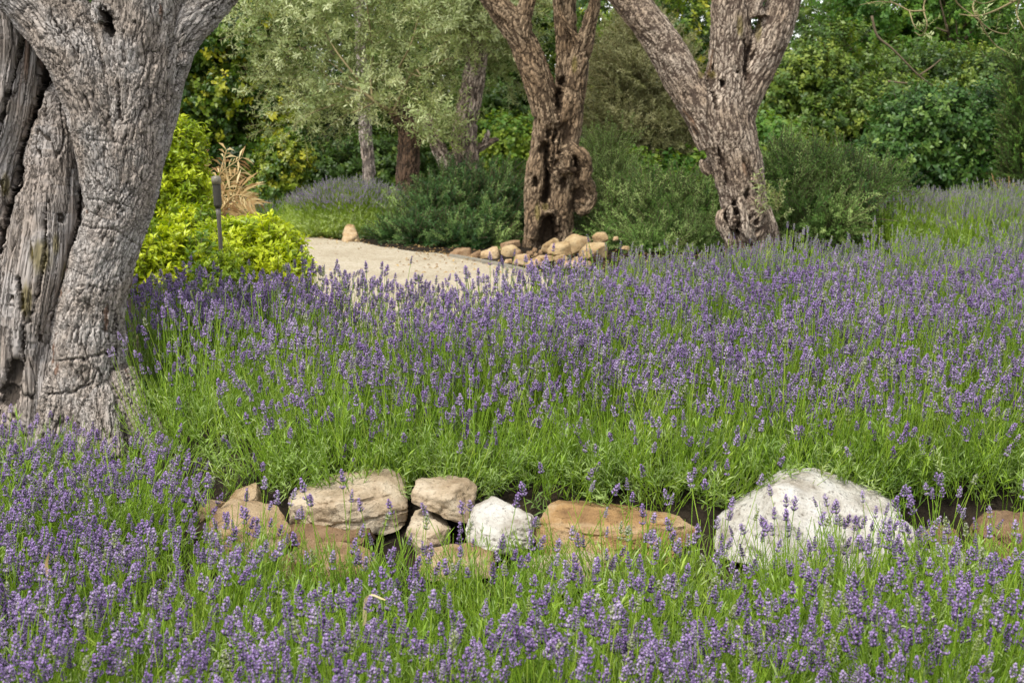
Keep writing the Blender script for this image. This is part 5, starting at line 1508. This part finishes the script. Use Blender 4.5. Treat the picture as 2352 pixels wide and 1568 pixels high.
tree("cypress_tree", "narrow upright conifer cut by the right frame edge, fresh green at its tips", "conifer", "cyp", 20.5, [(2352, 300, 30, 60), (2350, 210, 22, 60), (2354, 380, 32, 50), (2350, 150, 12, 36)], 110, 0.14, 24, 74, limbs=5, tone=0.5, up=1.1, inner=0.3, tr=0.04)
tree("yellow_green_shrub", "fresh yellow green shrub between the twin trunked olive and the gnarled olive", "shrub", "bright", 23, [(1160, 340, 60, 50), (1180, 400, 60, 40), (1120, 370, 40, 40)], 90, 0.2, 22, 75, limbs=6, tone=0.75, tr=0.03)
tree("feathery_shrub", "light green feathery shrub right beside the burled trunk of the gnarled olive", "shrub", "rosel", 18.6, [(1390, 420, 36, 90), (1420, 450, 50, 50)], 60, 0.2, 14, 76, limbs=5, tone=0.75, up=0.9, tr=0.02)
tree("yellow_green_shrub", "low bright green shrub in the gap behind the pale rosemary, left of the forked trunk", "shrub", "bright", 19.8, [(1450, 420, 60, 40), (1530, 430, 60, 30), (1620, 420, 40, 40)], 80, 0.18, 18, 77, limbs=6, tone=0.5, tr=0.02)
tree("yellow_green_shrub", "bright green shrub close behind the right edge of the forked olive's trunk", "shrub", "bright", 20, [(1765, 350, 50, 50), (1750, 400, 40, 40)], 60, 0.18, 18, 78, limbs=5, tone=0.6, tr=0.02)
tree("ivy_clad_stump", "old stem clad in glossy ivy left of the small lavender hedge, some leaves yellow", "ivy", "dark", 22.5, [(640, 430, 34, 90), (660, 380, 26, 60), (625, 470, 30, 50)], 90, 0.2, 24, 79, limbs=4, tone=0.65, scale=0.7, tr=0.09)
tree("undergrowth_shrub", "dark low shrub in the shade behind the slender grey trunk", "shrub", "mid", 24, [(760, 400, 110, 60), (880, 390, 80, 60), (700, 420, 60, 60), (960, 400, 60, 50)], 120, 0.26, 22, 80, limbs=8, tone=0.3, tr=0.03)

# the far wood that closes the view, one mass
p = Pts()
r = np.random.default_rng(90)
for k in range(900):
    x = r.uniform(-26, 26)
    y = 37 + r.uniform(0, 5) + 0.01 * x * x
    z = r.uniform(0.2, 9.5) if x < 6 else r.uniform(0.2, 4.2 + 1.6 * noise(np.array([[x * .7, 0, 0]]), 4)[0])
    kq = 20
    e = r.normal(size=(kq, 3)); e /= np.linalg.norm(e, axis=1)[:, None]
    p.add(np.array((x, y, z)) + e * r.uniform(0.3, 1.0) * np.array((.9, .7, .7)), e + np.array((0, -.3, .3)), 2.2 * r.uniform(.7, 1.2, kq), r.integers(0, 5, kq), np.clip(0.32 + r.normal(0, .14) + r.normal(0, .1, kq), 0, 1))
wood = scatter("far_wood", p, K["dark"])
tag(wood, "far green wood that closes the view behind the garden trees", "wood")

# crowns of the three big olives, above the frame
for o, tops, Yk, sd in [(olive1, [(-100, -330, 150, 130), (330, -330, 170, 150), (620, -260, 130, 110)], Y1, 81), (olive2, [(1060, -230, 110, 90), (1300, -260, 120, 90), (1400, -190, 90, 80)], Y2, 82), (olive3, [(1330, -240, 120, 90), (1690, -280, 130, 100), (1900, -250, 120, 90)], Y3, 83)]:
    p = Pts(); crown(p, env(tops, Yk), 60, 0.22, 16, sd, tone=0.5, inner=0.2)
    scatter("crown", p, K["olive"], o)

# ------------------------------------------------------------------ small growth
r = np.random.default_rng(99)
br = thing("overhanging_branch", "bare twiggy olive branch hanging into the top right of the photo", "branch", tuple(at(2330, -60, 13)))
z4 = lambda P: zx(P, 2.24, 1800, 0)
bl = []
for P, r0, r1 in [([(1760, -60), (1640, 10), (1540, 60), (1440, 90), (1340, 80)], 3.5, 1.0), ([(1700, -40), (1660, 60), (1690, 140), (1740, 220)], 2.5, .8), ([(1500, -60), (1420, 20), (1440, 100), (1520, 170), (1610, 190), (1610, 140)], 2.6, .8), ([(1430, 60), (1480, 170), (1540, 250), (1600, 290)], 2, .7),
                  ([(1180, -80), (1140, 40), (1160, 140), (1130, 200), (1090, 180)], 2.6, .7), ([(1150, 60), (1060, 60), (980, 20), (880, 10), (780, 30)], 2.2, .7), ([(1060, 60), (1090, 150), (1140, 180)], 1.8, .6), ([(1300, -60), (1330, 20), (1420, 90), (1470, 130)], 2.2, .7), ([(900, -60), (960, 10), (1060, 60)], 2.2, .8), ([(1640, 10), (1580, -10), (1480, 20), (1400, 0)], 2, .7)]:
    bl.append(([at(*q, 13 + 0.1 * math.sin(i * 2 + r0 * 5)) for i, q in enumerate(z4(P))], r0 * pxm(13), r1 * pxm(13)))
branches(bl, M_twigy, "twigs", br, 5)
p = Pts()
for P, _, _ in bl:
    Q = smooth_path(P, 4)
    for q in Q[len(Q) // 2::3]:
        if r.random() < 0.5:
            p.add([q], [r.normal(0, .5, 3) + np.array((0, 0, .2))], 0.7, r.integers(0, 5), 0.5 + r.normal(0, .2))
scatter("leaves", p, K["olive"], br)
fb = thing("fallen_branch", "bare brown branch slanting across the green hazel foliage at the right", "branch", tuple(at(2240, 130, 22.6)))
branches([([at(*q, 22.6) for q in z4([(850, 90), (880, 200), (960, 270), (1040, 350), (1110, 420), (1190, 480)])], 3 * pxm(22.6), 1.6 * pxm(22.6)), ([at(*q, 22.6) for q in z4([(940, 455), (1020, 465), (1100, 468), (1170, 470)])], 2.4 * pxm(22.6), 1.4 * pxm(22.6)), ([at(*q, 22.5) for q in z4([(1120, 420), (1180, 380), (1240, 330)])], 2.5 * pxm(22.6), 1.2 * pxm(22.6))], M_twig, "limbs", fb, 7)

def blades(name, label, cat, base, spec, m, w0):
    o = thing(name, label, cat, tuple(base))
    g = Geo()
    for tip, midoff, w in spec:
        b = np.array(base) + np.array((r.normal(0, .01), r.normal(0, .01), 0)); tip = np.array(tip)
        Q = smooth_path([b, (b + tip) / 2 + np.array(midoff), tip], 6)
        d = np.array((1, 0.25, 0))
        ww = w * np.sin(np.linspace(0.35, 1, len(Q)) * math.pi) ** 0.7 * 0.5 + 0.0004
        V = np.stack([Q - d * ww[:, None], Q + d * ww[:, None] + np.array((0, .002, .002))], 1).reshape(-1, 3)
        T = []
        for i in range(len(Q) - 1):
            T += [(2 * i, 2 * i + 1, 2 * i + 3), (2 * i, 2 * i + 3, 2 * i + 2)]
        g.add(V, T, 0, r.uniform(.2, 1))
    link("blades", g.mesh("blades", [m], True, True), o)
    return o
b0 = at(1262, 755, 7.0)
blades("grass_tuft", "little fan of fresh green grass blades poking out of the middle lavender", "grass", b0, [(at(1232, 708, 7), (-.01, 0, .03), .014), (at(1248, 698, 7), (0, 0, .02), .012), (at(1285, 700, 7), (0, 0, .03), .014), (at(1300, 722, 7), (.01, 0, .05), .013), (at(1222, 730, 7), (-.02, 0, .05), .012), (at(1268, 694, 7), (0, 0, 0), .010)], M_grass, 1)
for lab, bx, Yb_, tips in [("single dry pale grass blade arching in the near lavender, bottom middle", (835, 1440), 3.9, [((885, 1378), (-.02, 0, .05)), ]), ("dry white grass blade leaning in the lavender at the lower left", (122, 1335), 4.0, [((112, 1268), (-.01, 0, .0))])]:
    blades("dry_grass", lab, "grass", at(*bx, Yb_), [(at(*t_, Yb_), mo, .010) for t_, mo in tips], M_straw, 1)
sh = thing("seeding_grass", "wispy brown grass seed heads above the rear lavender at the right", "grass", tuple(at(2300, 470, 18.5)))
g = Geo()
for bx, tx, ty in [(2290, 2278, 398), (2300, 2296, 412), (2310, 2318, 405), (2298, 2285, 415), (2320, 2330, 420)]:
    a, b = at(bx, 480, 18.5), at(tx, ty, 18.5)
    g.add(*tube([a, (a + b) / 2 + np.array((.01, 0, .02)), b], 0.003, 3), 0, .3)
    for k in range(14):
        c = b + (a - b) * r.uniform(0, .45) + r.normal(0, .02, 3)
        V, T = slim_leaf(.03, .010); g.add(V @ rotx(r.uniform(0, 1.5)).T @ rotz(r.uniform(0, 6)).T + c, T, 0, .2)
link("seed_heads", g.mesh("seed_heads", [M_straw], True, True), sh)
# olive suckers at the foot of the forked tree
sk = thing("olive_sucker", "small cluster of fresh green leafy shoots sprouting at the knotted foot of the forked olive", "sapling", tuple(at(1765, 500, 14.75)))
p = Pts()
for k in range(16):
    q = at(1768 + r.normal(0, 12), 505 - r.uniform(0, 60), 14.75 + r.normal(0, .05))
    p.add([q], [r.normal(0, .35, 3) + np.array((0.1, 0, .9))], r.uniform(.6, 1.0), r.integers(0, 5), 0.5 + r.normal(0, .2))
scatter("shoots", p, K["olive"], sk)

# dry leaves blown to the path's edges
gl_ = []
rr = np.random.default_rng(5)
for k in range(4):
    g = Geo()
    V, T = leaf_geo(0.05, 0.022, 0.3, 0.3)
    g.add(V @ rotx(rr.uniform(-.2, .3)).T, T, 0)
    gl_.append(g)
C_lit = proto_coll("leaf_litter_source", gl_, [M_straw])
p = Pts()
PP = np.array(PATH)
for a, b in zip(PP, np.roll(PP, -1, 0)):
    n = int(np.linalg.norm(b - a) * 42)
    t = rr.random((n, 1))
    q = a + (b - a) * t + rr.normal(0, 1, (n, 2)) * np.where(rr.random((n, 1)) < .6, 0.10, 0.45)
    p.add(np.column_stack([q, np.full(n, 0.014)]), np.array((0, 0, 1.0)) + rr.normal(0, .25, (n, 3)), rr.uniform(.5, 1.1, n), rr.integers(0, 4, n), rr.uniform(0, .8, n))
n = 500
q = np.column_stack([rr.uniform(-1.2, 2.4, n), rr.uniform(14.3, 17.6, n)])
p.add(np.column_stack([q, np.full(n, 0.014)]), np.array((0, 0, 1.0)) + rr.normal(0, .3, (n, 3)), rr.uniform(.6, 1.3, n), rr.integers(0, 4, n), rr.uniform(0, .5, n))
tag(scatter("leaf_litter", p, C_lit), "dry brown leaves scattered along the edges of the gravel path", "leaf litter")
